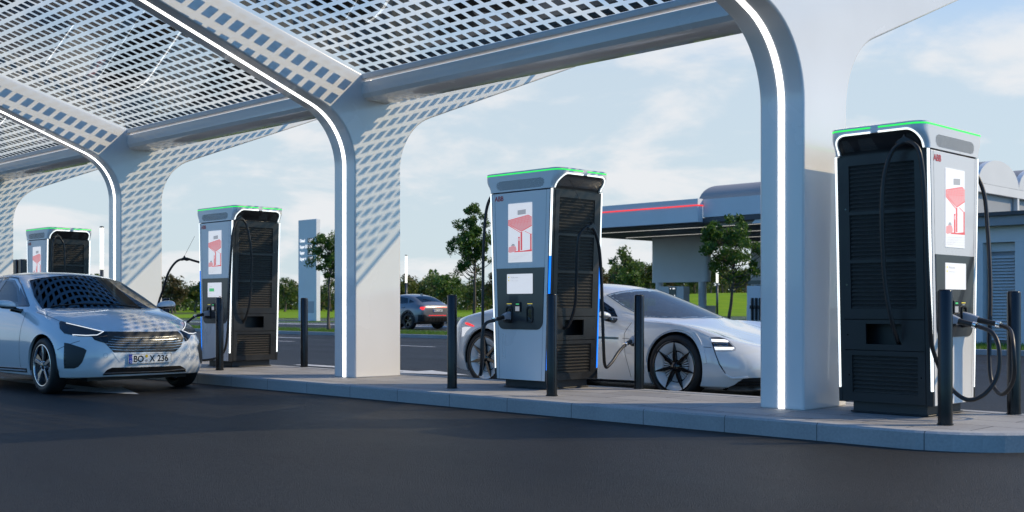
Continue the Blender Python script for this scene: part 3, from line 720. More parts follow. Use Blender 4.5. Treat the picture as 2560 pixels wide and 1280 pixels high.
# station by the hatchback
s3 = onX(600, 546, -13.74)
cable(c3, [onX(607, 808, -13.92), onX(616, 790, -13.84), onX(625, 750, -13.76), onX(629, 670, -13.72), onX(626, 610, -13.70), onX(616, 562, -13.72), s3, onX(588, 560, -13.72), onX(580, 600, -13.70), onX(574, 700, -13.70), onX(569, 830, -13.72),
           (-13.80, 8.20, .33), (-13.98, 8.06, .245), (-14.25, 8.00, .28), (-14.42, 7.98, .47), (-14.46, 8.00, .70), (-14.43, 8.08, .80), (-14.42, 8.13, .835)])
saddle(c3, s3, (0, 1, 0)); plug(c3, (-14.455, 8.380, .885), (-14.423, 8.12, .838))
s4 = onX(461, 647, -15.02); s4a = onX(487, 590, -14.80)
cable(c3, [(-14.74, 8.78, 1.2), (-14.86, 8.80, 1.5), onX(479, 650, -14.98), s4, onX(440, 655, -15.1), onX(421, 682, -15.2), onX(408, 722, -15.3), onX(398, 752, -15.4), onX(392, 775, -15.5)])
saddle(c3, s4, (0, -1, 0)); wire(c3, s4a, s4 + Vector((0, 0, .04)))
s5 = onX(143, 590, -19.84)
cable(c4, [(-19.95, 8.80, .9), onX(163, 690, -19.8), onX(161, 620, -19.8), onX(152, 597, -19.82), s5, onX(135, 600, -19.82), onX(130, 640, -19.8), onX(127, 700, -19.8), (-19.85, 8.35, .5)])
saddle(c4, s5, (0, 1, 0))

# ---------------------------------------------------------------- bollards
def bollard(x, y, lab):
    mb = MB(); R_ = .051; n = 28
    prof = [(.058, 0), (.058, .006), (R_, .0065), (R_, .955), (R_ - .003, .962), (R_ - .010, .968), (.001, .970)]
    mb.lathe(prof, lambda a, b, h: (a, b, h), n, 0, True)
    o = mb.build('bollard', 'bollard_steel', sharp=35); o.location = (x, y, IZ); tag(o, lab, 'bollard', 'black bollards guarding the charging stations'); return o
b0 = bollard(-3.574, 7.97, 'large black bollard on the kerb in front of the nearest charging station')
me = b0.data
for x, y, lab in ((-3.54, 9.13, 'black bollard at the far right, behind the looping cables of the nearest station'),
                  (-8.80, 7.92, 'black bollard left of the middle charging station, against the sports car rear wheel'),
                  (-7.375, 7.91, 'black bollard covering the lower right corner of the middle charging station'),
                  (-7.35, 9.20, 'black bollard in front of the door and windscreen of the white sports car'),
                  (-13.34, 9.22, 'black bollard between the price sign and the lit column'),
                  (-13.50, 7.98, 'black bollard overlapping the charging station beside the hatchback'),
                  (-14.90, 7.95, 'black bollard peeking over the wing mirror of the white hatchback')):
    c = b0.copy(); COL.objects.link(c); c.location = (x, y, IZ); c['label'] = lab
# ================================================================ GROUND, ROADS, MEADOW
def sheet(name, poly, z, m):
    mb = MB(); mb.add([(p[0], p[1], z) for p in poly], [tuple(range(len(poly)))]); return mb.build(name, m)
sheet('ground', [(-2600, -1200), (1600, -1200), (1600, 2600), (-2600, 2600)], -.05, 'field')['kind'] = 'structure'
def band(name, rows, z, m):
    "strip between two lists of (px, depth) pairs"
    near, far = rows; pts = [atD(px, D) for px, D in near] + [atD(px, D) for px, D in reversed(far)]
    o = sheet(name, pts, z, m); o['kind'] = 'structure'; return o
# forecourt asphalt from behind the camera to the first far verge
fore = [(-500, -14), (14, 500)]
edge = [(-2600, 66), (0, 68), (760, 70), (1150, 82), (1780, 88), (2560, 94), (4300, 110)]
pts = [atD(px, D) for px, D in edge]
sheet('forecourt', [(p.x, p.y) for p in pts] + [(70, -30), (-10, -60), (-90, -50)], 0, 'asphalt')['kind'] = 'structure'
band('verge', (edge, [(px, D + 7) for px, D in edge]), -.01, 'turf')
band('far_road', ([(px, D + 7) for px, D in edge], [(px, D + 17) for px, D in edge]), -.012, 'asphalt')
for a, b_ in ((7.4, 8.2), (15.8, 16.6)):
    struct(band('road_line', ([(px, D + a) for px, D in edge], [(px, D + b_) for px, D in edge]), -.006, 'road_paint'))
band('verge', ([(px, D + 17) for px, D in edge], [(px, D + 24) for px, D in edge]), -.01, 'turf')
band('cycle_path', ([(px, D + 24) for px, D in edge], [(px, D + 27) for px, D in edge]), -.008, 'asphalt')
struct(band('road_line', ([(px, D + 25) for px, D in edge], [(px, D + 25.6) for px, D in edge]), -.003, 'road_paint'))
# meadow: gently rolling, a bank on the right
def meadow_h(px, D):
    t = min(max((D - 125) / 60, 0), 1); t = t * t * (3 - 2 * t); r = min(max((px - 1250) / 500, 0), 1); r = r * r * (3 - 2 * r)
    return .02 + t * (-.02 + 3.1 * r + .15 * sin(px * .011)) + max(0, D - 190) * .004 * (1 - r)
mb = MB(); rows = []; NX, NY = 90, 26
for j in range(NY):
    for i in range(NX):
        px = -2400 + i * 7000 / (NX - 1)
        e0 = edge[0][1]
        for (a, b_) in zip(edge, edge[1:]):
            if a[0] <= px <= b_[0]: e0 = a[1] + (b_[1] - a[1]) * (px - a[0]) / (b_[0] - a[0])
        if px > edge[-1][0]: e0 = edge[-1][1]
        D = e0 + 27 + (j / (NY - 1)) ** 1.7 * 330; p = atD(px, D, meadow_h(px, D)); mb.v.append(tuple(p))
for j in range(NY - 1):
    for i in range(NX - 1):
        a = j * NX + i; mb.f.append((a, a + 1, a + NX + 1, a + NX)); mb.m.append(0); mb.sm.append(True)
struct(mb.build('meadow', 'meadow_grass'))
# planted strip between the lanes, with its kerb
mb = MB(); mb.box(-150, 60, 23.05, 23.2, -.02, .11); mb.box(-150, 60, 26.6, 26.75, -.02, .11); struct(mb.build('strip_kerb', 'kerbstone', bevel=.015))
sheet('planting_strip', [(-150, 23.2), (60, 23.2), (60, 26.6), (-150, 26.6)], .085, 'turf')['kind'] = 'structure'
mb = MB(); rg = random.Random(3)
for i in range(60000):
    x = -52 + rg.random() ** .8 * 62; y = 23.2 + rg.random() ** 1.5 * 3.3; h = rg.uniform(.05, .12) * (1.2 if rg.random() < .1 else 1); a = rg.uniform(0, pi); w_ = rg.uniform(.006, .012)
    lx, ly = rg.gauss(0, .03), rg.gauss(0, .03)
    mb.v += [(x - cos(a) * w_, y - sin(a) * w_, .08), (x + cos(a) * w_, y + sin(a) * w_, .08), (x + lx, y + ly, .08 + h)]
    k = len(mb.v); mb.f.append((k - 3, k - 2, k - 1)); mb.m.append(0); mb.sm.append(False)
tag(mb.build('grass', 'blade_green', fix=False), 'short bright green grass on the strip between the lanes', 'grass', kind='stuff')
# painted markings
def paint(poly, z=.004):
    o = sheet('road_marking', poly, z, 'road_paint'); o['kind'] = 'structure'
for x in range(-60, 14, 6): paint([(x, 18.1), (x + 3.2, 18.1), (x + 3.2, 18.24), (x, 18.24)])
def arrow(xt, yc, s=1., L_=4.2, hd=1.3, hw=.42, sw=.13):
    paint([(xt, yc), (xt - hd * s, yc + hw), (xt - hd * s, yc + sw), (xt - L_ * s, yc + sw), (xt - L_ * s, yc - sw), (xt - hd * s, yc - sw), (xt - hd * s, yc - hw)][::1])
for xt in (-11.85, -29.9, -47): arrow(xt, 11.0)
for xt in (-11.85, -29.9): arrow(xt, 6.0)
for xt, yc in ((-16, 20.4), (-34, 20.4), (2, 20.4)): arrow(xt, yc, -1, 4.6)
paint([(-75, 36.5), (20, 36.5), (20, 37.6), (-75, 37.6)]); paint([(-75, 39.6), (-30, 39.6), (-30, 40.0), (-75, 40.0)])

# ================================================================ TREES
def crown(mb, c, rx, rz, n, size, rg, blobs=14, mat_=0, ragged=1., droop=.12):
    "leaf clumps gathered on twigs through the crown's volume"
    B = []
    for i in range(blobs):
        u = rg.uniform(-1, 1); a = rg.uniform(0, 2 * pi); q = rg.uniform(.1, 1) ** .55 * (.78 if ragged > .9 else .96)
        rr = sqrt(max(0, 1 - u * u)) * q
        sh_ = 1 - .35 * max(0, u) if ragged < .9 else 1
        B.append((Vector((c[0] + rx * rr * sh_ * cos(a), c[1] + rx * rr * sh_ * sin(a), c[2] + rz * u * q)), rg.uniform(.18, .40) * rx * ragged))
    for i in range(n):
        b, r = B[rg.randrange(len(B))]
        d = Vector((rg.gauss(0, 1), rg.gauss(0, 1), rg.gauss(0, .72))); d.normalize(); p = b + d * r * rg.random() ** .45
        p.z -= abs(rg.gauss(0, .12)) * r
        L_ = size * rg.uniform(.7, 1.3); w_ = L_ * .42
        ax = Vector((rg.gauss(0, 1), rg.gauss(0, 1), rg.gauss(-.5, .7))).normalized(); sd = ax.cross(Vector((rg.gauss(0, 1), rg.gauss(0, 1), rg.gauss(0, 1)))).normalized()
        mb.add([p - ax * L_ * .5, p + sd * w_ * .5, p + ax * L_ * .5, p - sd * w_ * .5], [(0, 1, 2, 3)], mat_)
    return B
def tree(name, x, y, z0, H, rx, zc, rz, n, size, seed, label, group, m='leaf_street', tr=.06, blobs=22, lean=.12, ragged=1.):
    rg = random.Random(seed); root = empty(name, (x, y, z0), 0, label, 'tree', group)
    mb = MB(); B = crown(mb, (0, 0, zc), rx, rz, n, size, rg, blobs, 0, ragged); cr_ = mb.build('crown', m, root, fix=False)
    mb = MB(); pts = [Vector((lean * sin(k * 1.1 + seed), lean * .6 * cos(k * 1.7 + seed), (zc + rz * .5) * k / 6)) * (1 if k else 0) for k in range(7)]
    sp_ = smooth_path(pts, 5); K = len(sp_)
    mb.tube(sp_, [tr * (1 + .5 * max(0, 1 - k / 3)) * (1 - .85 * k / K) + .004 for k in range(K)], n=8)
    for b, r in B:
        k = min(int(K * max(.25, min(.85, (b.z - .35 * rx) / (zc + rz * .5)))), K - 1); a = sp_[k]
        mid = (a + b) / 2 + Vector((0, 0, -.1 * rx)); t0 = tr * (1 - .85 * k / K) * .55
        q = smooth_path([a, mid, b], 4); mb.tube(q, [t0 * (1 - .8 * i / len(q)) + .003 for i in range(len(q))], n=5)
    mb.build('trunk', 'bark', root)
    return root
GT = 'young street trees on the planting strip'
def strip_tree(px, Y, *a, **k):
    r_ = ray(px, 800); t = Y / r_.y; return tree('street_tree', r_.x * t, Y, .09, *a, **k)
strip_tree(1184, 25.0, 4.2, .88, 3.05, 1.22, 8200, .10, 11, 'tall young street tree with a narrow dark crown, left of the middle charging station', GT, tr=.055, blobs=64, ragged=.62)
strip_tree(822, 25.0, 3.55, .9, 2.8, .86, 6200, .105, 4, 'young street tree whose crown hides the price sign edge', GT, tr=.055, blobs=54, ragged=.66)
strip_tree(1826, 25.0, 3.4, 1.12, 2.42, .98, 8500, .09, 23, 'loose feathery street tree in front of the fuel station canopy', GT, tr=.05, blobs=60, ragged=.52)
def far_tree(px, D, H, rx, zc, rz, n, size, seed, label, m='leaf_far', **k):
    p = atD(px, D); return tree('tree', p.x, p.y, .0, H, rx, zc, rz, n, size, seed, label, 'small trees beyond the lanes', m, **k)
far_tree(1118, 66, 3.5, 1.15, 2.2, .95, 1500, .22, 31, 'small round tree behind the grey car and the tall street tree', 'leaf_street', tr=.07, blobs=16)
far_tree(1578, 70, 3.5, 1.2, 2.2, 1.2, 1500, .22, 35, 'small round tree above the roof of the white sports car', 'leaf_street', tr=.07, blobs=16)
far_tree(222, 46, 3.4, .55, 2.0, .75, 900, .15, 38, 'small tree just right of the farthest charging station', 'leaf_street', tr=.05, blobs=12)
# tree belt behind the meadow: single trees in front of a solid wood
BELT = 'trees along the edge of the far wood'
protos = []
for k, (m, rx, rz, zc, H) in enumerate((('leaf_far', 3.4, 3.2, 5.2, 9), ('leaf_olive', 3.9, 3.0, 4.6, 8), ('leaf_rust', 3.2, 3.0, 4.6, 8), ('leaf_far', 4.4, 3.6, 5.6, 10))):
    protos.append(tree('belt_tree', 0, 0, 0, H, rx, zc, rz, 1500, .62, 60 + k, 'x', BELT, m, tr=.22, blobs=22, lean=.3))
rg = random.Random(12); first = [True] * 4
rowspec = []
px = 330
while px < 2000:
    D = rg.uniform(205, 245); s = rg.uniform(.55, 1.0)
    if 330 < px < 560: s *= .95
    if 600 < px < 860: s *= .86
    if px > 1500: s *= 1.15
    rowspec.append((px, D, s)); px += rg.uniform(17, 34)
rowspec += [(712, 190, .80), (1562, 190, 1.12), (1500, 195, .85), (1625, 198, .95), (1010, 200, .85), (1075, 205, .8), (1245, 198, .9), (430, 175, .9), (2100, 220, 1)]
kinds = ('green', 'olive', 'reddish brown', 'broad dark green')
for px, D, s in rowspec:
    k = rg.choices((0, 1, 2, 3), (4, 3, 2, 3))[0]
    if first[k]: o = protos[k]; first[k] = False
    else: o = copy_tree(protos[k])
    p = atD(px, D); o.location = (p.x, p.y, meadow_h(px, D) - .1); o.rotation_euler.z = rg.uniform(0, 6.28); o.scale = (s, s, s * rg.uniform(.85, 1.15))
    o['label'] = '%s tree among the far trees along the meadow' % kinds[k]; o['group'] = 'far %s trees' % kinds[k]
mb = MB(); rg = random.Random(5)
for i in range(26000):
    px = rg.uniform(200, 2600); D = rg.uniform(238, 275); g = meadow_h(px, D)
    H = 5.4 + 1.6 * sin(px * .013) + 1.1 * sin(px * .041 + 1) + .7 * sin(px * .11 + 2)
    if px < 900: H *= .72
    z = g + H * rg.random() ** .8; p = atD(px, D, z); L_ = rg.uniform(.5, 1.3)
    ax = Vector((rg.gauss(0, 1), rg.gauss(0, 1), rg.gauss(0, 1))).normalized(); sd = ax.cross(Vector((rg.gauss(0, 1), rg.gauss(0, 1), rg.gauss(0, 1)))).normalized()
    mb.add([p - ax * L_ * .5, p + sd * L_ * .35, p + ax * L_ * .5, p - sd * L_ * .35], [(0, 1, 2, 3)], 0 if (sin(px * .03) + rg.random()) > .2 else 1)
tag(mb.build('wood', ['leaf_far', 'leaf_olive'], fix=False), 'dense mixed wood closing the horizon behind the meadow', 'wood', kind='stuff')
# ================================================================ PRICE SIGN
sg = empty('price_sign', (-65.05, 45.2, 0), 0, 'tall blue-grey pylon listing Diesel and Super fuel prices', 'sign')
mb = MB(); mb.box(-1.06, 1.06, 0, .34, 0, 6.95); mb.build('pylon', 'pale_render', sg, bevel=.02)
mb = MB(); mb.box(-.8, .8, -.012, 0, .55, 1.35); mb.build('lower_panel', 'plug_grey', sg)
for i, (a, b) in enumerate((('Diesel', '1,20⁹'), ('Super E10', '1,38⁹'), ('Super', '1,40⁹'), ('Super +', '1,52⁹'))):
    z = 5.42 - i * .415
    text('fuel_name', a, .30, 'sign_lit', frame_mat((-.86, -.01, z), (1, 0, 0), (0, 0, 1)), sg, sx=.78, bold=.006)
    mb = MB(); mb.box(.08, .76, -.03, 0, z - .06, z + .25); d = mb.build('price_display', 'fascia_dark', sg)
    text('price', b, .27, 'sign_lit', frame_mat((.70, -.034, z), (1, 0, 0), (0, 0, 1)), d, sx=.85, align='RIGHT')
# ================================================================ LIGHT COLUMNS
def lamp(px, D, lab):
    p = atD(px, D); r = empty('lamp_post', p, 0, lab, 'street lamp', 'glowing tube lamp posts')
    mb = MB(); mb.cyl((0, 0), .09, 0, 2.87, n=16); mb.build('pole', 'pole_dark', r)
    mb = MB(); mb.cyl((0, 0), .095, 2.87, 5.0, n=16); mb.build('light_tube', 'lamp_lit', r)
    mb = MB(); mb.cyl((0, 0), .098, 5.0, 5.08, n=16); mb.build('lamp_cap', 'pole_dark', r); return r
lamp(1015.5, 90, 'glowing tube lamp post standing behind the grey car')
lamp(1793, 90, 'glowing tube lamp post on the meadow side of the fuel station')
lamp(254.5, 58, 'glowing tube lamp post left of the second lit column from the left')
# slim dark panels standing far left
vs = empty('ventilation_screen', tuple(onY(46, 800, 15.0)) [:2] + (0,), 0, 'three tall dark vertical slats far left behind the last station', 'screen wall')
for i in range(3):
    mb = MB(); mb.box(-.62 + i * .42, -.36 + i * .42, -.1, .1, 0, 2.53); mb.build('slat', 'bollard_steel', vs, bevel=.03)

# ================================================================ FUEL STATION
st = empty('fuel_station_canopy', (-33, 39, 0), 0, 'wide flat fuel station canopy with a red light line on its fascia', 'canopy')
def sb(name, m, x0, x1, y0, y1, z0, z1, par=st, bevel=0., org=(-33, 39, 0)):
    mb = MB(); mb.box(x0 - org[0], x1 - org[0], y0 - org[1], y1 - org[1], z0, z1); return mb.build(name, m, par, bevel=bevel)
f_ = sb('fascia', 'pale_render', -38.1, -28.05, 39.0, 39.35, 4.52, 5.49)
sb('fascia', 'pale_render', -38.1, -37.8, 39.35, 62, 4.52, 5.49); sb('fascia', 'pale_render', -28.05, -17.0, 39.37, 39.7, 4.72, 5.47)
mb = MB(); mb.box(-38.1 + 33, -28.05 + 33, -.025, -.003, 5.19, 5.235); mb.box(-28.05 + 33 + .003, -28.05 + 33 + .025, -.025, .36, 5.19, 5.235); mb.build('red_light', 'led_red', f_)
sb('roof_slab', 'soffit_dark', -37.8, -17.2, 39.36, 62, 4.50, 4.70)
for y in (41.5, 45.2, 49, 53): sb('ceiling_light', 'strip_lamp', -37.0, -18.0, y, y + .07, 4.485, 4.499)
sb('link_soffit', 'bounce_lit_soffit', -28.0, -17.2, 39.75, 39.85, 4.36, 4.715)  # upright panel, warm bounced light painted into its beige colour
for x in (-24.4, -20.9):                              # sloping brackets beneath the link
    mb = MB(); mb.prism([(-.9, 4.72), (1.4, 4.72), (.9, 4.35), (-1.3, 4.35)], lambda u, v, w: (x + u + 33, w, v), .42, .55); mb.build('bracket', 'pale_render', st)
for y in (46, 55):
    mb = MB(); mb.prism(rrect(3.5, .42, .2, -34.25 + 33, y - 39 + .2, 8), lambda u, v, w: (u, v, w), 2.2, 4.499); mb.build('pier_panel', 'pale_render', st, sharp=40)
    mb = MB(); mb.prism(rrect(3.7, 1.1, .3, -34.25 + 33, y - 39 + .2, 8), lambda u, v, w: (u, v, w), 0, 1.03); mb.build('pump_island', 'pale_render', st, sharp=40)
    for x in (-35.6, -32.95):
        mb = MB(); mb.cyl((x + 33, y - 39 + .2), .2, 1.03, 2.2); mb.build('column', 'pale_render', st, sharp=40)
# barrel vaults over the shop
for i in range(3):
    y0 = 40.5 + i * 3.7; n = 18; v = empty('vaulted_roof', (-23, y0 + 1.85, 5.42), 0, ('grey barrel vault rising nearest behind the canopy fascia', 'second barrel vault with a sunlit white end, far right', 'hindmost barrel vault of the shop roof')[i], 'roof', 'barrel vaulted roofs')
    arc_ = [(1.85 * -cos(pi * k / n), .93 * sin(pi * k / n)) for k in range(n + 1)]
    mb = MB(); mb.prism(arc_ , lambda u, v_, w: (w, u, v_), -6.1, 5.85, smooth=True); mb.build('vault', 'roof_grey', v, sharp=40)
    outer = [(1.85 * -cos(pi * k / n), .93 * sin(pi * k / n)) for k in range(n + 1)]; inner = [(1.70 * -cos(pi * k / n), .80 * sin(pi * k / n)) for k in range(n + 1)]
    mb = MB(); mb.prism(outer, lambda u, v_, w: (w, u, v_), 5.853, 6.05); mb.build('gable', 'pale_render', v)
    mb = MB(); mb.box(5.87, 6.03, 1.77, 1.93, -1.0, .0); mb.build('gable_post', 'pale_render', v)
sh = empty('station_shop', (-23, 46, 0), 0, 'grey shop body carrying the barrel vaults', 'building')
sb('wall', 'grey_render', -24.6, -17.15, 40.5, 51.6, 0, 5.41, sh, org=(-23, 46, 0)); sb('cornice', 'pale_render', -17.14, -16.95, 40.5, 51.6, 5.1, 5.41, sh, org=(-23, 46, 0))
# pumps
def pump(x, y, lab):
    p = empty('fuel_pump', (x, y, 0), 0, lab, 'fuel pump', 'grey fuel pumps')
    mb = MB(); mb.box(-.75, .75, 0, .5, 0, 1.98); b = mb.build('cabinet', 'pale_render', p, bevel=.02)
    mb = MB(); mb.box(-.12, .30, -.02, 0, 1.45, 1.95); d = mb.build('display', 'fascia_dark', p)
    text('pump_number', '6', .17, 'sign_lit', frame_mat((.18, -.024, 1.47), (1, 0, 0), (0, 0, 1)), d)
    mb = MB(); mb.box(-.06, .0, -.024, -.02, 1.84, 1.9); mb.box(.1, .24, -.024, -.02, 1.84, 1.9); mb.build('display_mark', 'sign_lit', d)
    for i in range(4):
        xx = -.62 + i * .17 if False else .28 + i * .13
        mb = MB(); mb.box(xx - .035, xx + .035, -.10, -.02, .45, 1.25); mb.box(xx - .045, xx + .045, -.16, -.02, .86, 1.0); mb.build('nozzle', 'black_rubber', p, bevel=.012)
pq = onY(1678, 760, 45.2); pump(pq.x, 45.2, 'grey fuel pump with a black display reading 6, above the sports car roof')
pq = onY(1893, 760, 36.0)
mbx = empty('fuel_pump', (pq.x, 36.0, 0), 0, 'grey fuel pump with black nozzles at the edge of the nearest column', 'fuel pump', 'grey fuel pumps')
mb = MB(); mb.box(-.45, .8, 0, .5, 0, 1.75); mb.build('cabinet', 'pale_render', mbx, bevel=.02)
mb = MB(); mb.box(-.4, .7, -.02, 0, 1.8, 1.95); mb.build('display', 'fascia_dark', mbx)
for i in range(3):
    xx = -.18 + i * .17; mb = MB(); mb.box(xx - .035, xx + .035, -.10, -.003, .48, 1.30); mb.box(xx - .05, xx + .045, -.16, -.003, .90, 1.03); mb.build('nozzle', 'black_rubber', mbx, bevel=.012)

# ================================================================ LOUVRED KIOSK, right edge
ko = (-11, 28, 0); kk = empty('service_building', ko, 0, 'low service building with louvred white framed doors behind the nearest station', 'building')
def kb(name, m, x0, x1, y0, y1, z0, z1, par=None, bevel=0.):
    mb = MB(); mb.box(x0 - ko[0], x1 - ko[0], y0 - ko[1], y1 - ko[1], z0, z1); return mb.build(name, m, par or kk, bevel=bevel)
kb('wall', 'grey_render', -14.4, 4, 28.35, 36, 0, 3.0)
kb('roof', 'soffit_dark', -14.8, 4.4, 27.6, 36.2, 3.17, 3.26); kb('roof_edge', 'grey_render', -14.7, 4.3, 27.7, 36.1, 2.94, 3.168)
kb('lintel', 'pale_render', -14.4, 4, 28.0, 28.35, 2.55, 2.938)
for i in range(16):
    x = -14.4 + i * 1.19
    if x > 3: break
    pf = kb('pilaster', 'pale_render', x, x + .42, 27.98, 28.35, 0, 2.548, bevel=.01)
    kb('door_frame', 'pale_render', x + .43, x + 1.18, 28.22, 28.34, 2.33, 2.54)
    d = kb('louvre_door', 'grey_render', x + .44, x + 1.17, 28.3, 28.345, .08, 2.32)
    mb = MB(); n = 27
    for q in range(n):
        z = .16 + q * 2.08 / n; a, b = x + .50 - ko[0], x + 1.11 - ko[0]
        mb.add([(a, .16, z), (b, .16, z), (b, .235, z + .055), (a, .235, z + .055), (a, .16, z + .008), (b, .16, z + .008), (b, .235, z + .063), (a, .235, z + .063)], [(0, 1, 2, 3), (4, 5, 6, 7), (0, 1, 5, 4), (1, 2, 6, 5), (2, 3, 7, 6), (3, 0, 4, 7)])
    mb.build('louvre', 'pale_render', d)
# ================================================================ CARS
class Car:
    def __init__(s, name, label, group, loc, rz, paint):
        s.root = empty(name, loc, rz, label, 'car', group); s.M = Matrix.Translation(loc) @ Matrix.Rotation(rz, 4, 'Z'); s.Mi = s.M.inverted(); s.paint = paint
        s.cut = []
    def cage(s, rings, front_c, rear_c, creases, level=4, wheels=(), R=.35, fr_cr=(), bottom_cut=None):
        """rings: list from front to rear, each a list of 9 points (x, y, z) from the underside centre over the flank to the roof centre.
        front_c / rear_c: centre column x offsets closing the ends; creases: {ring point index: weight}"""
        bm = bmesh.new(); V = []
        for r in rings:
            R_ = [bm.verts.new(p) for p in r]; Lf = [R_[0]] + [bm.verts.new((p[0], -p[1], p[2])) for p in r[1:-1]] + [R_[-1]]
            V.append((R_, Lf))
        cr = bm.edges.layers.float.new('crease_edge')
        for (a, al), (b, bl) in zip(V, V[1:]):
            for k in range(8):
                bm.faces.new((a[k], a[k + 1], b[k + 1], b[k])); bm.faces.new((al[k + 1], al[k], bl[k], bl[k + 1]))
        for (a, al), dx, flip in ((V[0], front_c, 0), (V[-1], rear_c, 1)):
            n = len(a); C = [a[0]]
            for k in range(1, n - 1): C.append(bm.verts.new((a[k].co.x + dx[k - 1], 0, a[k].co.z)))
            C.append(a[-1])
            for k in range(n - 1):
                for X, Y in ((a, C), (C, al)):
                    f = [X[k], Y[k], Y[k + 1], X[k + 1]]; f = [q for i, q in enumerate(f) if q not in f[:i]]
                    if len(f) > 2: bm.faces.new(f if flip == 0 else f[::-1])
        bm.edges.ensure_lookup_table()
        for (a, al), (b, bl) in zip(V, V[1:]):
            for k, wgt in creases.items():
                for X, Y in ((a, b), (al, bl)):
                    e = bm.edges.get((X[k], Y[k]))
                    if e: e[cr] = wgt
        for q_ in fr_cr:
            ri, wgt = q_[:2]; a, al = V[ri]
            for k in range(q_[2] if len(q_) > 2 else 0, 8):
                for X in (a, al):
                    e = bm.edges.get((X[k], X[k + 1]))
                    if e: e[cr] = wgt
        bmesh.ops.recalc_face_normals(bm, faces=bm.faces)
        me = bpy.data.meshes.new('c'); bm.to_mesh(me); bm.free(); o = bpy.data.objects.new('c', me); COL.objects.link(o)
        m = o.modifiers.new('s', 'SUBSURF'); m.levels = m.render_levels = level
        dg = bpy.context.evaluated_depsgraph_get(); me2 = bpy.data.meshes.new_from_object(o.evaluated_get(dg)); bpy.data.objects.remove(o)
        bm = bmesh.new(); bm.from_mesh(me2); bpy.data.meshes.remove(me2)
        s.bvh = BVHTree.FromBMesh(bm); s.bm = bm; s.wheels = wheels; s.R = R
        return s
    def finish(s, name='body'):
        "remove glazed openings and wheel arches, then link the shell"
        bm = s.bm; bm.normal_update(); kill = set()
        for fn in s.cut:
            for f in bm.faces:
                if f not in kill and fn(f.calc_center_median(), f.normal): kill.add(f)
        bmesh.ops.delete(bm, geom=list(kill), context='FACES')
        for (wx, wz) in s.wheels:
            d = .022
            for v in list(bm.verts):
                if abs(v.co.y) < .5: continue
                r = math.hypot(v.co.x - wx, v.co.z - wz)
                if s.R - d < r < s.R + d * .3 :
                    k = s.R / r; v.co.x = wx + (v.co.x - wx) * k; v.co.z = wz + (v.co.z - wz) * k
            dead = [f for f in bm.faces if abs(f.calc_center_median().y) > .45 and math.hypot(f.calc_center_median().x - wx, f.calc_center_median().z - wz) < s.R - .002 ]
            bmesh.ops.delete(bm, geom=dead, context='FACES')
            ed = [e for e in bm.edges if e.is_boundary and all(abs(v.co.y) > .5 and abs(math.hypot(v.co.x - wx, v.co.z - wz) - s.R) < .012 for v in e.verts)]
            g = bmesh.ops.extrude_edge_only(bm, edges=ed)
            for v in [q for q in g['geom'] if isinstance(q, bmesh.types.BMVert)]: v.co.y -= .05 * (1 if v.co.y > 0 else -1)
        me = bpy.data.meshes.new(name); bm.to_mesh(me); bm.free()
        for p in me.polygons: p.use_smooth = True
        me.materials.append(MATS[s.paint]); me.set_sharp_from_angle(angle=radians(50))
        s.body = bpy.data.objects.new(name, me); COL.objects.link(s.body); s.body.parent = s.root
        return s.body
    # --- rays: everything in local coordinates
    def px(s, x, y):
        o = s.Mi @ Vector((0, 0, CZ)); d = (s.Mi.to_3x3() @ ray(x, y)).normalized(); return o, d
    def hit(s, o, d):
        h = s.bvh.ray_cast(o, d); return h[0], h[1]
    def patch(s, name, poly, m, dirv=None, lift=.004, mirror=False, parent=None, step=.03, ring=None, sharp=None, fit=None):
        """skin a polygon onto the bodywork. dirv None: polygon in photograph pixels, else polygon is (u, z) seen along dirv ('x', 'y', '-y', 'z').
        ring: width of a band kept along the outline instead of the whole area"""
        if dirv is None:
            pr = s.px; sc = 12.8 / FOC
        elif dirv in ('x', '-x'): sg = 1 if dirv == 'x' else -1; pr = lambda u, v: (Vector((6 * sg, u, v)), Vector((-sg, 0, 0))); sc = 1
        elif dirv in ('y', '-y'): sg = 1 if dirv == 'y' else -1; pr = lambda u, v: (Vector((u, 3 * sg, v)), Vector((0, -sg, 0))); sc = 1
        else: pr = lambda u, v: (Vector((u, v, 4)), Vector((0, 0, -1))); sc = 1
        st = step / sc
        P2 = []
        n = len(poly)
        for i in range(n):
            a, b = Vector(poly[i]), Vector(poly[(i + 1) % n]); k = max(1, int((b - a).length / st))
            for j in range(k): P2.append(a + (b - a) * j / k)
        pts = list(P2); cons = [(i, (i + 1) % len(P2)) for i in range(len(P2))]; hole = 0
        area = sum(P2[i].x * P2[(i + 1) % len(P2)].y - P2[(i + 1) % len(P2)].x * P2[i].y for i in range(len(P2))); sgn = 1 if area > 0 else -1
        def inset(P_, w_):
            out = []; n_ = len(P_)
            for i in range(n_):
                t = (P_[(i + 1) % n_] - P_[i - 1]).normalized(); nn = Vector((-t.y, t.x)) * sgn; out.append(P_[i] + nn * w_)
            return out
        def inside(p, P_):
            c = False; j = len(P_) - 1
            for i in range(len(P_)):
                if (P_[i].y > p.y) != (P_[j].y > p.y) and p.x < (P_[j].x - P_[i].x) * (p.y - P_[i].y) / (P_[j].y - P_[i].y) + P_[i].x: c = not c
                j = i
            return c
        mb = MB()
        if ring:
            Q = inset(P2, ring / sc); allp = P2 + Q; nn = len(P2); faces = [(i, (i + 1) % nn, nn + (i + 1) % nn, nn + i) for i in range(nn)]; verts = allp
        else:
            x0, x1 = min(p.x for p in P2), max(p.x for p in P2); y0, y1 = min(p.y for p in P2), max(p.y for p in P2)
            inn = inset(P2, st * .35); x = x0 + st / 2
            while x < x1:
                y = y0 + st / 2
                while y < y1:
                    if inside(Vector((x, y)), inn): pts.append(Vector((x, y)))
                    y += st
                x += st
            r = geometry.delaunay_2d_cdt(pts, cons, [], 1, 1e-6); verts, faces = r[0], [tuple(f) for f in r[2]]
        W = []
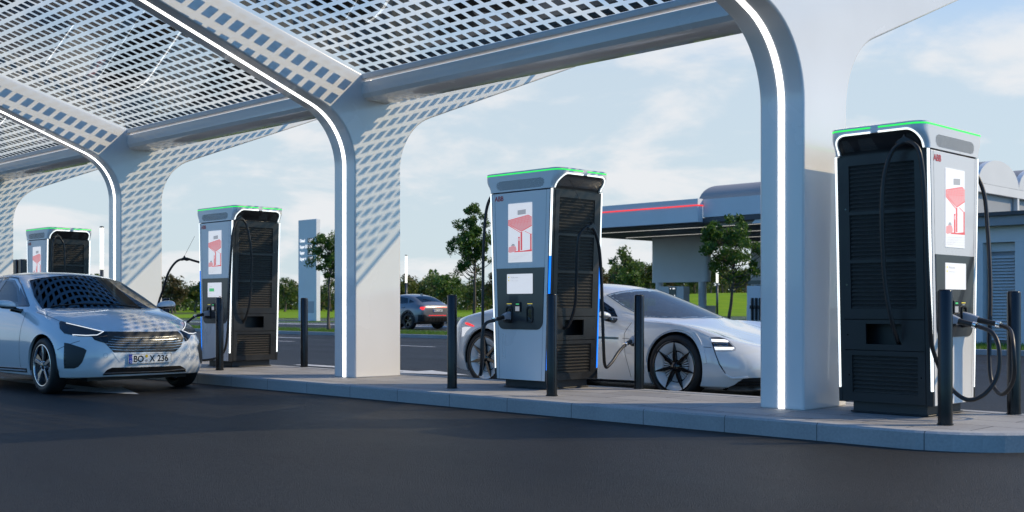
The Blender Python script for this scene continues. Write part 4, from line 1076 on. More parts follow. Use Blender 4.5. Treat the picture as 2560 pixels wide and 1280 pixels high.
        for p in verts:
            o, d = pr(p.x, p.y); h, nr = s.hit(o, d)
            if h is None: W.append(None); continue
            if nr.dot(d) > 0: nr = -nr
            W.append(h + nr * lift)
        for i, q in enumerate(W):                       # missed the shell: borrow the depth of a neighbour
            if q is None:
                near = [j for f in faces if i in f for j in f if W[j] is not None]
                if near: o, d = pr(verts[i].x, verts[i].y); t = (W[near[0]] - o).dot(d); W[i] = o + d * t
                else: W[i] = Vector((0, 0, .5))
        if fit is not None:                              # one clean curved pane instead of the shell's own small waves
            import numpy as np
            B_ = lambda x, y: [1, x, y * y, x * x, x * y * y]
            if not fit:
                X_ = np.array([B_(q.x, q.y) for q in W]); c_, *_ = np.linalg.lstsq(X_, np.array([q.z for q in W]), rcond=None); fit.extend(float(t) for t in c_)
            W = [Vector((q.x, q.y, sum(a * b_ for a, b_ in zip(fit, B_(q.x, q.y))) + lift)) for q in W]
        mb.add(W, faces, 0, True)
        ob = mb.build(name, m, parent or s.root, fix=False, sharp=sharp)
        obs = [ob]
        def orient(o_, sy):
            me = o_.data; bm = bmesh.new(); bm.from_mesh(me)
            for f in bm.faces:
                c = f.calc_center_median(); h = s.bvh.find_nearest(c)
                if h[1] is not None and f.normal.dot(h[1]) < 0: f.normal_flip()
            bm.to_mesh(me); bm.free()
        orient(ob, 1)
        if mirror:
            m2 = MB(); m2.add([(q.x, -q.y, q.z) for q in W], [f[::-1] for f in faces], 0, True); o2 = m2.build(name, m, parent or s.root, fix=False); orient(o2, -1); obs.append(o2)
        s.last = (P2, inside, pr, W)
        return obs if mirror else ob
    def opening(s, poly, dirv=None, grow=0., mirror=False, ymin=None):
        "faces of the shell behind this outline are taken out"
        P2 = [Vector(p) for p in poly]
        c = sum(P2, Vector((0, 0))) / len(P2)
        n = len(P2); ar = sum(P2[i].x * P2[(i + 1) % n].y - P2[(i + 1) % n].x * P2[i].y for i in range(n)); sgn = 1 if ar > 0 else -1
        sc = 12.8 / FOC if dirv is None else 1
        out = []
        for i in range(n):
            a = (P2[i] - P2[i - 1]).normalized(); b = (P2[(i + 1) % n] - P2[i]).normalized(); na = Vector((-a.y, a.x)) * sgn; nb = Vector((-b.y, b.x)) * sgn
            m_ = (na + nb).normalized(); out.append(P2[i] + m_ * grow / sc / max(.5, m_.dot(na)))
        P3 = out
        def inside(p):
            cc = False; j = n - 1
            for i in range(n):
                if (P3[i].y > p[1]) != (P3[j].y > p[1]) and p[0] < (P3[j].x - P3[i].x) * (p[1] - P3[i].y) / (P3[j].y - P3[i].y) + P3[i].x: cc = not cc
                j = i
            return cc
        def proj(c):
            if dirv is None:
                w_ = s.M @ c; r = Vector((w_.x, w_.y, w_.z - CZ)); dep = (r.y - r.x) * S2; lat = (r.x + r.y) * S2
                return (1280 + FOC * lat / dep, HZ - FOC * r.z / dep)
            if dirv in ('x', '-x'): return (c.y, c.z)
            if dirv in ('y', '-y'): return (c.x, c.z)
            return (c.x, c.y)
        o0 = s.Mi @ Vector((0, 0, CZ))
        def fn(c, nrm):
            for sy in ((1, -1) if mirror else (1,)):
                cc = Vector((c.x, c.y * sy, c.z)); nn = Vector((nrm.x, nrm.y * sy, nrm.z))
                if dirv is None and nn.dot((o0 - cc)) <= 0: continue
                if dirv == 'y' and nn.y < .05 or dirv == '-y' and nn.y > -.05 or dirv == 'z' and nn.z < .05 or dirv == 'x' and nn.x < .05 or dirv == '-x' and nn.x > -.05: continue
                if inside(proj(cc)): return True
            return False
        s.cut.append(fn)
    def line(s, name, pts, m='black_gloss', w=.006, dirv=None, lift=.0012, mirror=False, parent=None, step=.04, hgt=0.):
        "a gap or trim line following the bodywork; hgt > 0 makes it a raised moulding"
        if dirv is None: pr = s.px; sc = 12.8 / FOC
        elif dirv in ('x', '-x'): sg = 1 if dirv == 'x' else -1; pr = lambda u, v: (Vector((6 * sg, u, v)), Vector((-sg, 0, 0))); sc = 1
        elif dirv in ('y', '-y'): sg = 1 if dirv == 'y' else -1; pr = lambda u, v: (Vector((u, 3 * sg, v)), Vector((0, -sg, 0))); sc = 1
        else: pr = lambda u, v: (Vector((u, v, 4)), Vector((0, 0, -1))); sc = 1
        P_ = []
        for a, b in zip(pts, pts[1:]):
            a, b = Vector(a), Vector(b); k = max(1, int((b - a).length * sc / step))
            P_ += [a + (b - a) * j / k for j in range(k)]
        P_.append(Vector(pts[-1])); C = []
        for p in P_:
            o, d = pr(p.x, p.y); h, n_ = s.hit(o, d)
            if h is None: continue
            if n_.dot(d) > 0: n_ = -n_
            C.append((h, n_))
        if len(C) < 2: return None
        mb = MB(); rings = []
        for i, (h, n_) in enumerate(C):
            t = (C[min(i + 1, len(C) - 1)][0] - C[max(i - 1, 0)][0]).normalized(); b_ = t.cross(n_).normalized() * w / 2
            if hgt: rings.append([h - b_ - n_ * .004, h - b_ * .8 + n_ * hgt, h + b_ * .8 + n_ * hgt, h + b_ - n_ * .004])
            else: rings.append([h - b_ + n_ * lift, h + b_ + n_ * lift])
        mb.loft(rings, 0, False, bool(hgt), bool(hgt)); o = mb.build(name, m, parent or s.root)
        if mirror:
            m2 = MB(); m2.loft([[Vector((q.x, -q.y, q.z)) for q in r] for r in rings], 0, False, bool(hgt), bool(hgt)); m2.build(name, m, parent or s.root)
        return o
    def local_px(s, px, py, plane, val):
        o, d = s.px(px, py); t = (val - getattr(o, plane)) / getattr(d, plane); return o + d * t

def wheel(car, x, y, r, w, rim_r, kind, sgn):
    "sgn +1: outer face towards +y"
    root = empty('wheel', (x, y, r), 0, parent=car.root)
    f = lambda a, b, h: (a, sgn * h, b)
    mb = MB(); hw = w / 2
    mb.lathe([(rim_r, -hw + .01), (rim_r + .02, -hw), (r - .035, -hw), (r - .01, -hw + .02), (r, -hw + .05), (r, hw - .05), (r - .008, hw - .022), (r - .03, hw - .004), (rim_r + .03, hw), (rim_r + .006, hw - .004), (rim_r, hw - .012)], f, 64)
    mb.build('tyre', 'tyre_rubber', root, fix=True, sharp=50)
    mats = {'ioniq': ('alloy', 'black_gloss'), 'concept': ('black_gloss', 'paint_pearl'), 'suv': ('black_gloss', 'black_gloss')}[kind]
    mb = MB(); mb.lathe([(rim_r + .004, hw - .006), (rim_r - .004, hw - .002), (rim_r - .014, hw - .006), (rim_r - .02, hw - .03), (rim_r - .02, -hw + .03)], f, 64); mb.build('rim', mats[0] if kind != 'concept' else 'black_gloss', root, sharp=50)
    mb = MB(); mb.lathe([(.001, -.03), (rim_r - .02, -.03)], f, 32); mb.build('wheel_back', 'black_rubber', root)
    mb = MB(); mb.lathe([(.02, -.022), (rim_r * .62, -.022), (rim_r * .62, -.010), (.02, -.010)], f, 40); mb.build('brake_disc', 'black_rubber' if kind == 'concept' else 'brake_metal', root, sharp=30)
    n = 5 if kind != 'concept' else 7; mb = MB(); mb2 = MB()
    for i in range(n):
        a = 2 * pi * i / n + (pi / 2 if kind != 'suv' else .3); ca, sa = cos(a), sin(a)
        def q(rad, off, h): return f(rad * ca - off * sa, rad * sa + off * ca, h)
        R_ = rim_r - .008
        if kind == 'ioniq':      # blades widening to the rim, one side polished and the other black
            A_ = [(.045, .018, hw - .018), (.05, -.018, hw - .018), (R_, -.012, hw - .010), (R_, .030, hw - .010)]
            mb.loft([[q(p, o_, h) for p, o_, h in A_], [q(p, o_, h - .035) for p, o_, h in A_]], 0, False)
            B_ = [(.05, -.019, hw - .024), (.06, -.03, hw - .03), (R_, -.085, hw - .022), (R_, -.013, hw - .016)]
            mb2.loft([[q(p, o_, h) for p, o_, h in B_], [q(p, o_, h - .02) for p, o_, h in B_]], 0, False)
        elif kind == 'concept':
            A_ = [(.03, .016, hw - .02), (.03, -.016, hw - .02), (.5 * R_, -.019, hw - .008), (R_, -.005, hw - .010), (R_, .005, hw - .010), (.5 * R_, .019, hw - .008)]
            mb.loft([[q(p, o_, h) for p, o_, h in A_], [q(p, o_, h - .04) for p, o_, h in A_]], 0, False)
            a0 = 2 * pi / n
            for k_ in range(4):
                th = a + a0 * (k_ + 1) / 5; c_, s_ = cos(th), sin(th)
                def g(rad, off, h): return f(rad * c_ - off * s_, rad * s_ + off * c_, h)
                C_ = [(.075, .003, hw - .05), (.075, -.003, hw - .05), (.60 * R_, -.008, hw - .045), (.60 * R_, .008, hw - .045)]
                mb2.loft([[g(p, o_, h) for p, o_, h in C_], [g(p, o_, h - .02) for p, o_, h in C_]], 0, False)
        else:
            A_ = [(.03, .03, hw - .02), (.03, -.03, hw - .02), (R_, -.022, hw - .012), (R_, .022, hw - .012)]
            mb.loft([[q(p, o_, h) for p, o_, h in A_], [q(p, o_, h - .04) for p, o_, h in A_]], 0, False)
    if kind == 'concept':         # pale dished ring between tyre and fins
        mb2.lathe([(rim_r - .012, hw - .014), (.64 * rim_r, hw - .040), (.62 * rim_r, hw - .06)], f, 64)
    sp_ = mb.build('spokes', mats[0], root, bevel=.003)
    if mb2.v: mb2.build('spoke_inlay', mats[1], root)
    mb = MB(); mb.lathe([(.001, hw - .010), (.032, hw - .010), (.040, hw - .016), (.060, hw - .026), (.07, hw - .06)], f, 24); hb = mb.build('hub', 'black_gloss', root, sharp=40)
    if kind == 'ioniq':
        for i in range(5):
            a = 2 * pi * (i + .5) / 5 + pi / 2; mb = MB(); cx, cz = .052 * cos(a), .052 * sin(a)
            mb.lathe([(.001, hw - .012), (.008, hw - .012), (.009, hw - .03)], lambda p, q_, h: (cx + p, sgn * h, cz + q_), 8); mb.build('wheel_nut', 'alloy', hb)
    return root

def arch_liner(car, x, z, R, y0, y1):
    for s in (-1, 1):
        mb = MB(); n = 20; v = []
        for i in range(n + 1):
            a = pi * 1.12 * i / n - .06 * pi
            for y in (y0, y1): v.append((x + R * cos(a), s * y, z + R * sin(a)))
        k = len(v); v += [(x + R * cos(-.06 * pi + pi * 1.12 * i / n) * .5, s * y0, max(.19, z)) for i in (0, n)]
        f = [(2 * i, 2 * i + 1, 2 * i + 3, 2 * i + 2) for i in range(n)] + [tuple([2 * i for i in range(n + 1)] + [k + 1, k])]
        mb.add(v, f); mb.build('wheel_arch', 'black_plastic', car.root)

def mirror_pod(car, c, size, parent=None, sides=(1, -1)):
    "door mirror: painted shell over a dark foot; built on the right, repeated on the left"
    for sy in sides:
        mb = MB(); rings = []; sx, sy_, sz = size
        for i in range(13):
            t = i / 12; u = -1 + 2 * t; k = sqrt(max(0.02, 1 - abs(u) ** 2.6)); ring = []
            for j in range(20):
                a = 2 * pi * j / 20; xx = cos(a); zz = sin(a)
                ring.append((c[0] + (sx * .5 * k * (1.0 if xx > 0 else .45) * xx) - .02 * u, sy * (c[1] + sy_ * .5 * u), c[2] + sz * .5 * k * zz * (1.0 if zz > 0 else .62) - .012 * u))
            rings.append(ring)
        mb.loft(rings, 0, True); sh = mb.build('wing_mirror', car.paint, parent or car.root)
        mb = MB(); mb.loft([[(p[0] + (c[0] - p[0]) * .03, p[1], c[2] + (p[2] - c[2]) * 1.0 - .006) for p in r if True] for r in rings], 0, True)
        mb.v = [(x, y, min(z, c[2] - sz * .10)) for x, y, z in mb.v]; mb.build('mirror_base', 'black_gloss', sh)
        mb = MB(); yi = sy * (c[1] + (-1 if c[1] < 0 else 1) * -sy_ * .35)
        mb.tube([(c[0] - .01, sy * (c[1] - math.copysign(sy_ * .2, c[1])), c[2] - sz * .3), (c[0] - .0, sy * (c[1] - math.copysign(sy_ * .62, c[1])), c[2] - sz * .52), (c[0] + .02, sy * (c[1] - math.copysign(sy_ * .95, c[1])), c[2] - sz * .62)], [.03, .026, .035], n=10)
        mb.build('mirror_foot', 'black_gloss', sh)

def plate(car, pos, text_, width=.52, rot=0.):
    "registration plate at a local position, facing local +x (rot = 0) or -x (rot = pi)"
    r = empty('number_plate', pos, rot, parent=car.root); sc = width / .52
    mb = MB(); mb.prism(rrect(.52 * sc, .112 * sc, .008, n=3), lambda u, v, w: (w, u, v), 0, .008); b = mb.build('plate_blank', 'ink_white', r)
    mb = MB(); mb.prism(rrect(.512 * sc, .104 * sc, .006, n=3), lambda u, v, w: (w, u, v), .0082, .0088)
    o_ = rrect(.514 * sc, .106 * sc, .007, n=3); i_ = rrect(.506 * sc, .098 * sc, .005, n=3)
    mb = MB(); mb.loft([[(.0086, u, v) for u, v in o_], [(.0086, u, v) for u, v in i_]], 0, False, True, False); mb.build('plate_border', 'ink_black', b)
    mb = MB(); mb.box(.0084, .0094, -.254 * sc, -.214 * sc, -.05 * sc, .05 * sc); eu = mb.build('country_band', 'ink_blue', b)
    F = lambda u, v: frame_mat((.0098, u * sc, v * sc), (0, 1, 0), (0, 0, 1))
    text('country_letter', 'D', .036 * sc, 'ink_white', F(-.245, -.042), eu, sx=.9, ext=.0003)
    mb = MB()
    for k in range(12):
        a = 2 * pi * k / 12; cy, cz = (-.234 + .0125 * cos(a)) * sc, (.022 + .0125 * sin(a)) * sc
        mb.add([(.0098, cy + .0022 * sc * cos(j * pi / 3), cz + .0022 * sc * sin(j * pi / 3)) for j in range(6)], [tuple(range(6))])
    mb.build('star_ring', 'ink_yellow', eu)
    a, c, d = text_
    text('plate_letters', a, .098 * sc, 'ink_black', F(-.202, -.034), b, sx=.92, ext=.0003, bold=.0022); text('plate_letters', c, .098 * sc, 'ink_black', F(-.005, -.034), b, sx=.85, ext=.0003, bold=.0022); text('plate_letters', d, .098 * sc, 'ink_black', F(.085, -.034), b, sx=.92, ext=.0003, bold=.0022)
    for cz, m in ((.027, 'ink_yellow'), (-.022, 'plug_grey')):
        mb = MB(); mb.add([(.0098, (-.045 + .017 * cos(j * pi / 10)) * sc, (cz + .017 * sin(j * pi / 10)) * sc) for j in range(20)], [tuple(range(20))]); mb.build('seal', m, b)
def seat(car, x, y, z, m='seat_fabric', s=1.):
    mb = MB(); mb.loft([[(x + a, y + b, z) for a, b in rrect(.50, .48 * s, .08, n=4)], [(x + a, y + b, z + .13) for a, b in rrect(.50, .46 * s, .1, n=4)]], 0)
    mb.loft([[(x - .22 - .30 * t + a * (1 - .4 * t), y + b * (1 - .25 * t), z + .10 + .52 * t) for a, b in rrect(.13, .46 * s, .05, n=4)] for t in (0, .3, .6, .85, 1)], 0)
    mb.loft([[(x - .50 - .04 * t + a, y + b, z + .64 + .15 * t) for a, b in rrect(.08, .24 * s, .04, n=4)] for t in (0, .5, 1)], 0)
    mb.build('seat', m, car.root, sharp=50)
# ---------------------------------------------------------------- white hatchback on the driveway
hb = Car('hatchback', 'white five door hatchback with plate BO X 236 parked nose out on the driveway', None, (-12.73, 6.18, 0), 0, 'paint_white')
RINGS = [
 [(.71, 0, .20), (.72, .46, .20), (.735, .52, .27), (.74, .56, .40), (.725, .56, .53), (.70, .54, .63), (.655, .46, .695), (.66, .25, .705), (.665, 0, .71)],
 [(.55, 0, .17), (.56, .72, .19), (.58, .775, .28), (.57, .79, .42), (.54, .785, .56), (.50, .75, .66), (.45, .62, .755), (.46, .30, .785), (.47, 0, .795)],
 [(.34, 0, .17), (.38, .84, .185), (.39, .885, .30), (.36, .89, .46), (.30, .875, .62), (.24, .82, .75), (.20, .68, .835), (.20, .35, .865), (.20, 0, .875)],
 [(0, 0, .17), (.02, .875, .18), (.02, .915, .33), (0, .92, .52), (-.02, .905, .70), (-.06, .82, .845), (-.08, .68, .905), (-.06, .35, .935), (-.05, 0, .945)],
 [(-.33, 0, .17), (-.36, .87, .18), (-.36, .905, .34), (-.36, .915, .55), (-.36, .90, .75), (-.38, .815, .905), (-.35, .73, .945), (-.29, .36, .96), (-.27, 0, .965)],
 [(-.55, 0, .17), (-.55, .87, .18), (-.55, .905, .34), (-.55, .92, .55), (-.55, .90, .77), (-.56, .825, .935), (-.53, .725, 1.00), (-.47, .36, 1.045), (-.45, 0, 1.055)],
 [(-.95, 0, .17), (-.95, .87, .18), (-.95, .905, .34), (-.95, .925, .55), (-.95, .90, .78), (-.95, .83, .955), (-.89, .67, 1.175), (-.83, .35, 1.222), (-.81, 0, 1.235)],
 [(-1.3, 0, .17), (-1.3, .87, .18), (-1.3, .905, .34), (-1.3, .925, .55), (-1.3, .90, .79), (-1.28, .83, .965), (-1.24, .605, 1.335), (-1.17, .32, 1.385), (-1.15, 0, 1.40)],
 [(-1.75, 0, .17), (-1.75, .87, .18), (-1.75, .905, .34), (-1.75, .925, .56), (-1.75, .90, .80), (-1.75, .83, .98), (-1.75, .585, 1.375), (-1.75, .31, 1.42), (-1.75, 0, 1.43)],
 [(-2.3, 0, .17), (-2.3, .87, .18), (-2.3, .905, .34), (-2.3, .925, .57), (-2.3, .90, .81), (-2.3, .83, .99), (-2.3, .575, 1.36), (-2.3, .30, 1.41), (-2.3, 0, 1.42)],
 [(-2.85, 0, .18), (-2.85, .87, .19), (-2.85, .91, .36), (-2.85, .92, .58), (-2.85, .90, .82), (-2.85, .82, 1.0), (-2.85, .56, 1.28), (-2.85, .30, 1.33), (-2.85, 0, 1.34)],
 [(-3.3, 0, .22), (-3.3, .82, .24), (-3.3, .87, .38), (-3.3, .885, .58), (-3.3, .86, .82), (-3.3, .76, 1.0), (-3.3, .60, 1.12), (-3.3, .30, 1.17), (-3.3, 0, 1.18)],
 [(-3.55, 0, .28), (-3.55, .62, .28), (-3.57, .68, .42), (-3.57, .70, .6), (-3.55, .68, .80), (-3.52, .60, .98), (-3.50, .50, 1.02), (-3.50, .3, 1.03), (-3.50, 0, 1.035)]]
hb.cage(RINGS, (.05, .05, .055, .06, .055, .04, .015), (-.04,) * 7, {1: .75, 2: .2, 4: .25, 5: .35, 6: .4}, 4, ((0, .315), (-2.70, .315)), .355, ((0, .35), (4, .75, 6)))
# glazing: drawn in the photograph's pixels on the seen side, mirrored to the other
ws = [(84, 702), (240, 704), (286, 713), (345, 735), (388, 768), (392, 772), (240, 772), (113, 771), (103, 748)]
wsz = [(-.38, -.73), (-.30, -.5), (-.265, -.25), (-.255, 0), (-.265, .25), (-.30, .5), (-.38, .73), (-.72, .685), (-1.13, .575), (-1.105, .3), (-1.095, 0), (-1.105, -.3), (-1.13, -.575), (-.72, -.685)]
FW = []; g = hb.patch('windscreen', wsz, 'car_glass_dark', 'z', .003, fit=FW); hb.opening(wsz, 'z', .05); hb.patch('screen_border', wsz, 'black_gloss', 'z', .006, ring=.028, parent=g, fit=FW)
wipe = hb.line('wiper', [(-.32, .45), (-.36, -.20)], 'black_plastic', .018, 'z', hgt=.014, parent=g); hb.line('wiper', [(-.36, -.05), (-.40, -.62)], 'black_plastic', .018, 'z', hgt=.014, parent=g)
side = [(-.86, 1.00), (-1.70, 1.00), (-1.70, 1.318), (-1.45, 1.30), (-1.22, 1.215)]
side2 = [(-1.80, 1.00), (-2.62, 1.03), (-2.78, 1.10), (-2.60, 1.22), (-2.25, 1.30), (-1.80, 1.32)]
for nm, pl in (('front_side_window', side), ('rear_side_window', side2)):
    for d in ('y', '-y'):
        g = hb.patch(nm, pl, 'car_glass_dark', d, .003); hb.opening(pl, d, .035); hb.patch('window_seal', pl, 'black_gloss', d, .0045, ring=.026, parent=g)
for d in ('y', '-y'):
    hb.patch('pillar_trim', [(-1.685, .995), (-1.815, .995), (-1.815, 1.335), (-1.685, 1.33)], 'black_gloss', d, .006); hb.patch('mirror_triangle', [(-.66, .985), (-.90, .99), (-1.16, 1.205), (-1.10, 1.18)], 'black_gloss', d, .006)
    hb.line('window_trim', [(-.64, .982), (-1.0, .985), (-1.8, .985), (-2.66, 1.01), (-2.84, 1.09), (-2.66, 1.235), (-2.25, 1.325), (-1.7, 1.345), (-1.42, 1.325), (-1.18, 1.24), (-.64, .982)], 'black_gloss', .022, d, hgt=.004)
    hb.line('door_gap', [(-.60, .26), (-.585, .55), (-.56, .80), (-.60, .95)], 'black_plastic', .007, d); hb.line('door_gap', [(-1.74, .26), (-1.76, .96)], 'black_plastic', .007, d)
    hb.line('door_gap', [(-2.36, .62), (-2.52, .8), (-2.6, .98)], 'black_plastic', .007, d)
    hb.line('wing_gap', [(.345, .50), (.56, .60)], 'black_plastic', .006, d)
    hb.line('sill_trim', [(-.44, .245), (-1.4, .235), (-2.32, .235)], 'black_gloss', .062, d, hgt=.006); hb.line('sill_strip', [(-.46, .243), (-1.4, .233), (-2.3, .233)], 'plug_grey', .016, d, hgt=.011)
    for x in (-1.58, -2.6):
        hb.line('door_handle', [(x, .815), (x - .09, .822), (x - .19, .818)], 'paint_white', .032, d, hgt=.028)
hb.line('bonnet_gap', [(.50, -.66), (.28, -.735), (-.05, -.775), (-.36, -.80)], 'black_plastic', .006, 'z', mirror=True)
# rear glass
rw = [(-2.95, -.5), (-2.95, .5), (-3.38, .48), (-3.38, -.48)]
g = hb.patch('rear_window', rw, 'car_glass_dark', 'z', .003); hb.opening(rw, 'z', .05); hb.patch('screen_border', rw, 'black_gloss', 'z', .005, ring=.03, parent=g)
# front: black band with lamps and grille
band_ = [(266, 830), (442, 829), (450, 840), (458, 850), (450, 873), (438, 879), (284, 881), (262, 857), (196, 842), (160, 835), (149, 822), (148, 806), (152, 803), (262, 831)]
hl = [(152, 803), (200, 814), (262, 830), (240, 842), (196, 841), (161, 834), (150, 822), (148, 808)]
bl = [(x, y) for x, y in ((226, 831), (442, 829), (458, 847), (452, 865), (438, 878), (284, 880), (262, 858))]
g = hb.patch('grille_surround', [(258, 829), (300, 829.5), (380, 829.5), (444, 828.5), (452, 836), (459, 846), (452, 866), (438, 879), (360, 880), (284, 881), (262, 858), (236, 850), (228, 840)], 'black_plastic', None, .004, step=.022)
def nose_px(px, py): o, d = hb.px(px, py); h, n = hb.hit(o, d); return h
for k, (x0, y0, x1, y1) in enumerate(((284, 842, 440, 839.5), (277, 848, 445, 846), (271, 854, 451, 851.5), (265, 859.5, 457, 856.5), (271, 866, 453, 863.5), (278, 873, 447, 870.5))):
    pts = []
    for i in range(13):
        t = i / 12; sag = 3.2 * (1 - (2 * t - 1) ** 4); pts.append((x0 + (x1 - x0) * t, y0 + (y1 - y0) * t + sag))
    hb.line('grille_bar', pts, 'alloy', .0042, None, hgt=.006, parent=g)
lamp_ = hb.patch('headlight', hl, 'fascia_dark', None, .005, True, step=.02)
hb.line('light_bar', [(166, 808.5), (205, 817.5), (236, 825), (259, 830), (243, 838.5), (215, 839.5), (182, 837.5)], 'car_led', .0068, None, hgt=.010, mirror=True, parent=lamp_[0])
hb.patch('lamp_lens', [(155, 816), (166, 815), (174, 819), (170, 824), (172, 833), (164, 831), (156, 826)], 'lamp_glass', None, .009, True, lamp_[0], step=.012)
for a, b in (((-.15, 0), (0, 0)),): pass
hb.patch('lamp_bridge', [(236, 842), (262, 830), (268, 830), (270, 858), (262, 857)], 'black_gloss', None, .0045, True, step=.02)
inl = hb.patch('air_intake', [(161, 857), (172, 858.5), (210, 871), (217, 876), (206, 905), (196, 917), (186, 921), (161, 921), (159.5, 900)], 'black_plastic', None, .004, True, step=.02)
for y in (884, 893, 902, 911): hb.line('intake_bar', [(161, y), (165, y)], 'black_gloss', .008, None, hgt=.008, parent=inl[0])
lg = hb.patch('lower_grille', [(280, 919), (340, 918), (450, 914), (463, 921), (464, 929), (400, 932), (300, 936), (256, 938), (262, 930), (268, 924)], 'black_gloss', None, .004, step=.02)
hb.line('lip_trim', [(259, 933), (300, 931.5), (400, 928), (463, 922)], 'chrome', .012, None, hgt=.010, parent=lg)
hb.line('bumper_crease', [(264, 858), (282, 881), (300, 905)], 'paint_white', .012, None, hgt=.003, mirror=True)
hb.line('parking_sensor', [(264 + 5.5 * cos(t * pi / 8), 889 + 6 * sin(t * pi / 8)) for t in range(17)], 'plug_grey', .004, None, mirror=True, step=.004)
pp = nose_px(367, 896); plate(hb, (pp.x + .006, 0, pp.z), ('BO', 'X', '236'))
mirror_pod(hb, (-.73, -1.0, .99), (.17, .235, .125))
hb.finish()
arch_liner(hb, 0, .315, .352, .60, .885); arch_liner(hb, -2.70, .315, .352, .60, .885)
for x in (0, -2.70):
    wheel(hb, x, -.80, .315, .205, .235, 'ioniq', -1); wheel(hb, x, .80, .315, .205, .235, 'ioniq', 1)
# cabin
mb = MB(); mb.box(-3.2, -.3, -.78, .78, .24, .30); mb.build('cabin_floor', 'black_plastic', hb.root)
mb = MB(); mb.loft([[(x, y, z) for y, z in ((-.70, .5), (.70, .5), (.68, .90), (.4, .93), (-.4, .93), (-.68, .90))] for x in (-.42, -.95)], 0, False); mb.build('dashboard', 'black_plastic', hb.root, bevel=.03)
mb = MB(); mb.tube([(-1.08 + .06 * sin(a) , .36 + .18 * cos(a), .86 + .17 * sin(a)) for a in [2 * pi * k / 24 for k in range(25)]], .014, n=8); mb.build('steering_wheel', 'black_plastic', hb.root)
for x, y in ((-1.45, .37), (-1.45, -.37), (-2.3, .38), (-2.3, -.38)): seat(hb, x, y, .34)
# soft underbody
mb = MB(); mb.box(-3.3, .5, -.6, .6, .15, .20); mb.build('underbody', 'black_plastic', hb.root)
# ---------------------------------------------------------------- low white sports car behind the island
sc_ = Car('sports_car', 'low white electric sports car charging behind the island, partly hidden by the middle station', None, (-7.29, 10.68, 0), 0, 'paint_pearl')
def rg_(x, lo, up):
    "lo: (y,z) x4 for flank; up: (x,y,z) or (y,z) for the upper points"
    out = [(x, 0, .12)]
    for p in lo: out.append((x, p[0], p[1]) if len(p) == 2 else p)
    for p in up: out.append((x, p[0], p[1]) if len(p) == 2 else p)
    return out
SR = [
 [(.90, 0, .14), (.92, .56, .14), (.96, .64, .22), (.97, .68, .36), (.94, .66, .47), (.88, .60, .545), (.90, .45, .54), (.93, .22, .53), (.94, 0, .53)],
 [(.70, 0, .12), (.72, .86, .14), (.76, .92, .24), (.74, .93, .40), (.68, .895, .53), (.58, .80, .635), (.62, .60, .605), (.66, .30, .60), (.66, 0, .605)],
 [(.42, 0, .12), (.44, .95, .14), (.46, .985, .28), (.44, .995, .45), (.38, .96, .61), (.30, .86, .735), (.34, .64, .68), (.36, .30, .67), (.36, 0, .675)],
 rg_(.0, [(.96, .14), (.985, .28), (.995, .48), (.965, .69)], [(.86, .81), (.64, .745), (.30, .745), (0, .755)]),
 rg_(-.38, [(.93, .14), (.95, .28), (.96, .48), (.945, .69)], [(.85, .82), (-.32, .71, .795), (-.24, .36, .80), (-.20, 0, .805)]),
 rg_(-.62, [(.91, .13), (.92, .28), (.93, .48), (.93, .69)], [(.84, .825), (-.58, .765, .865), (-.46, .36, .885), (-.40, 0, .895)]),
 rg_(-.95, [(.90, .13), (.905, .28), (.915, .48), (.925, .69)], [(.84, .835), (-.93, .68, 1.015), (-.82, .34, 1.06), (-.78, 0, 1.075)]),
 rg_(-1.3, [(.90, .13), (.905, .28), (.91, .48), (.92, .69)], [(.835, .845), (.595, 1.145), (-1.2, .31, 1.19), (-1.17, 0, 1.20)]),
 rg_(-1.8, [(.90, .13), (.905, .28), (.91, .48), (.925, .70)], [(.83, .85), (.55, 1.225), (.28, 1.27), (0, 1.28)]),
 rg_(-2.3, [(.90, .13), (.92, .28), (.93, .48), (.945, .71)], [(.85, .87), (.54, 1.185), (.28, 1.235), (0, 1.245)]),
 rg_(-2.75, [(.95, .14), (.985, .28), (.995, .5), (.99, .75)], [(.88, .905), (.53, 1.08), (.28, 1.13), (0, 1.14)]),
 rg_(-3.15, [(.95, .15), (.985, .30), (.995, .5), (.975, .75)], [(.86, .905), (.55, .965), (.28, .995), (0, 1.0)]),
 rg_(-3.5, [(.90, .18), (.94, .32), (.95, .5), (.92, .73)], [(.80, .845), (.55, .875), (.28, .885), (0, .89)]),
 rg_(-3.76, [(.66, .22), (.70, .32), (.72, .5), (.72, .68)], [(.66, .785), (.50, .82), (.28, .83), (0, .835)])]
sc_.cage(SR, (.04,) * 7, (-.05,) * 7, {1: .7, 5: .38, 6: .05}, 4, ((0, .34), (-2.9, .34)), .372)
wz = [(-.58, -.76), (-.44, -.58), (-.34, -.32), (-.30, 0), (-.34, .32), (-.44, .58), (-.58, .76), (-.92, .70), (-1.26, .585), (-1.15, .3), (-1.12, 0), (-1.15, -.3), (-1.26, -.585), (-.92, -.70)]
FW = []; g = sc_.patch('windscreen', wz, 'car_glass_pale', 'z', .004, fit=FW); sc_.opening(wz, 'z', .035); sc_.patch('screen_border', wz, 'black_gloss', 'z', .007, ring=.012, parent=g, fit=FW)
rz_ = [(-2.45, -.40), (-2.45, .40), (-3.10, .42), (-3.10, -.42)]
g = sc_.patch('rear_window', rz_, 'car_glass_pale', 'z', .003); sc_.opening(rz_, 'z', .035)
sw = [(-.90, .862), (-1.2, .868), (-2.25, .895), (-2.62, .96), (-2.25, 1.09), (-1.8, 1.15), (-1.38, 1.09), (-1.02, .95)]
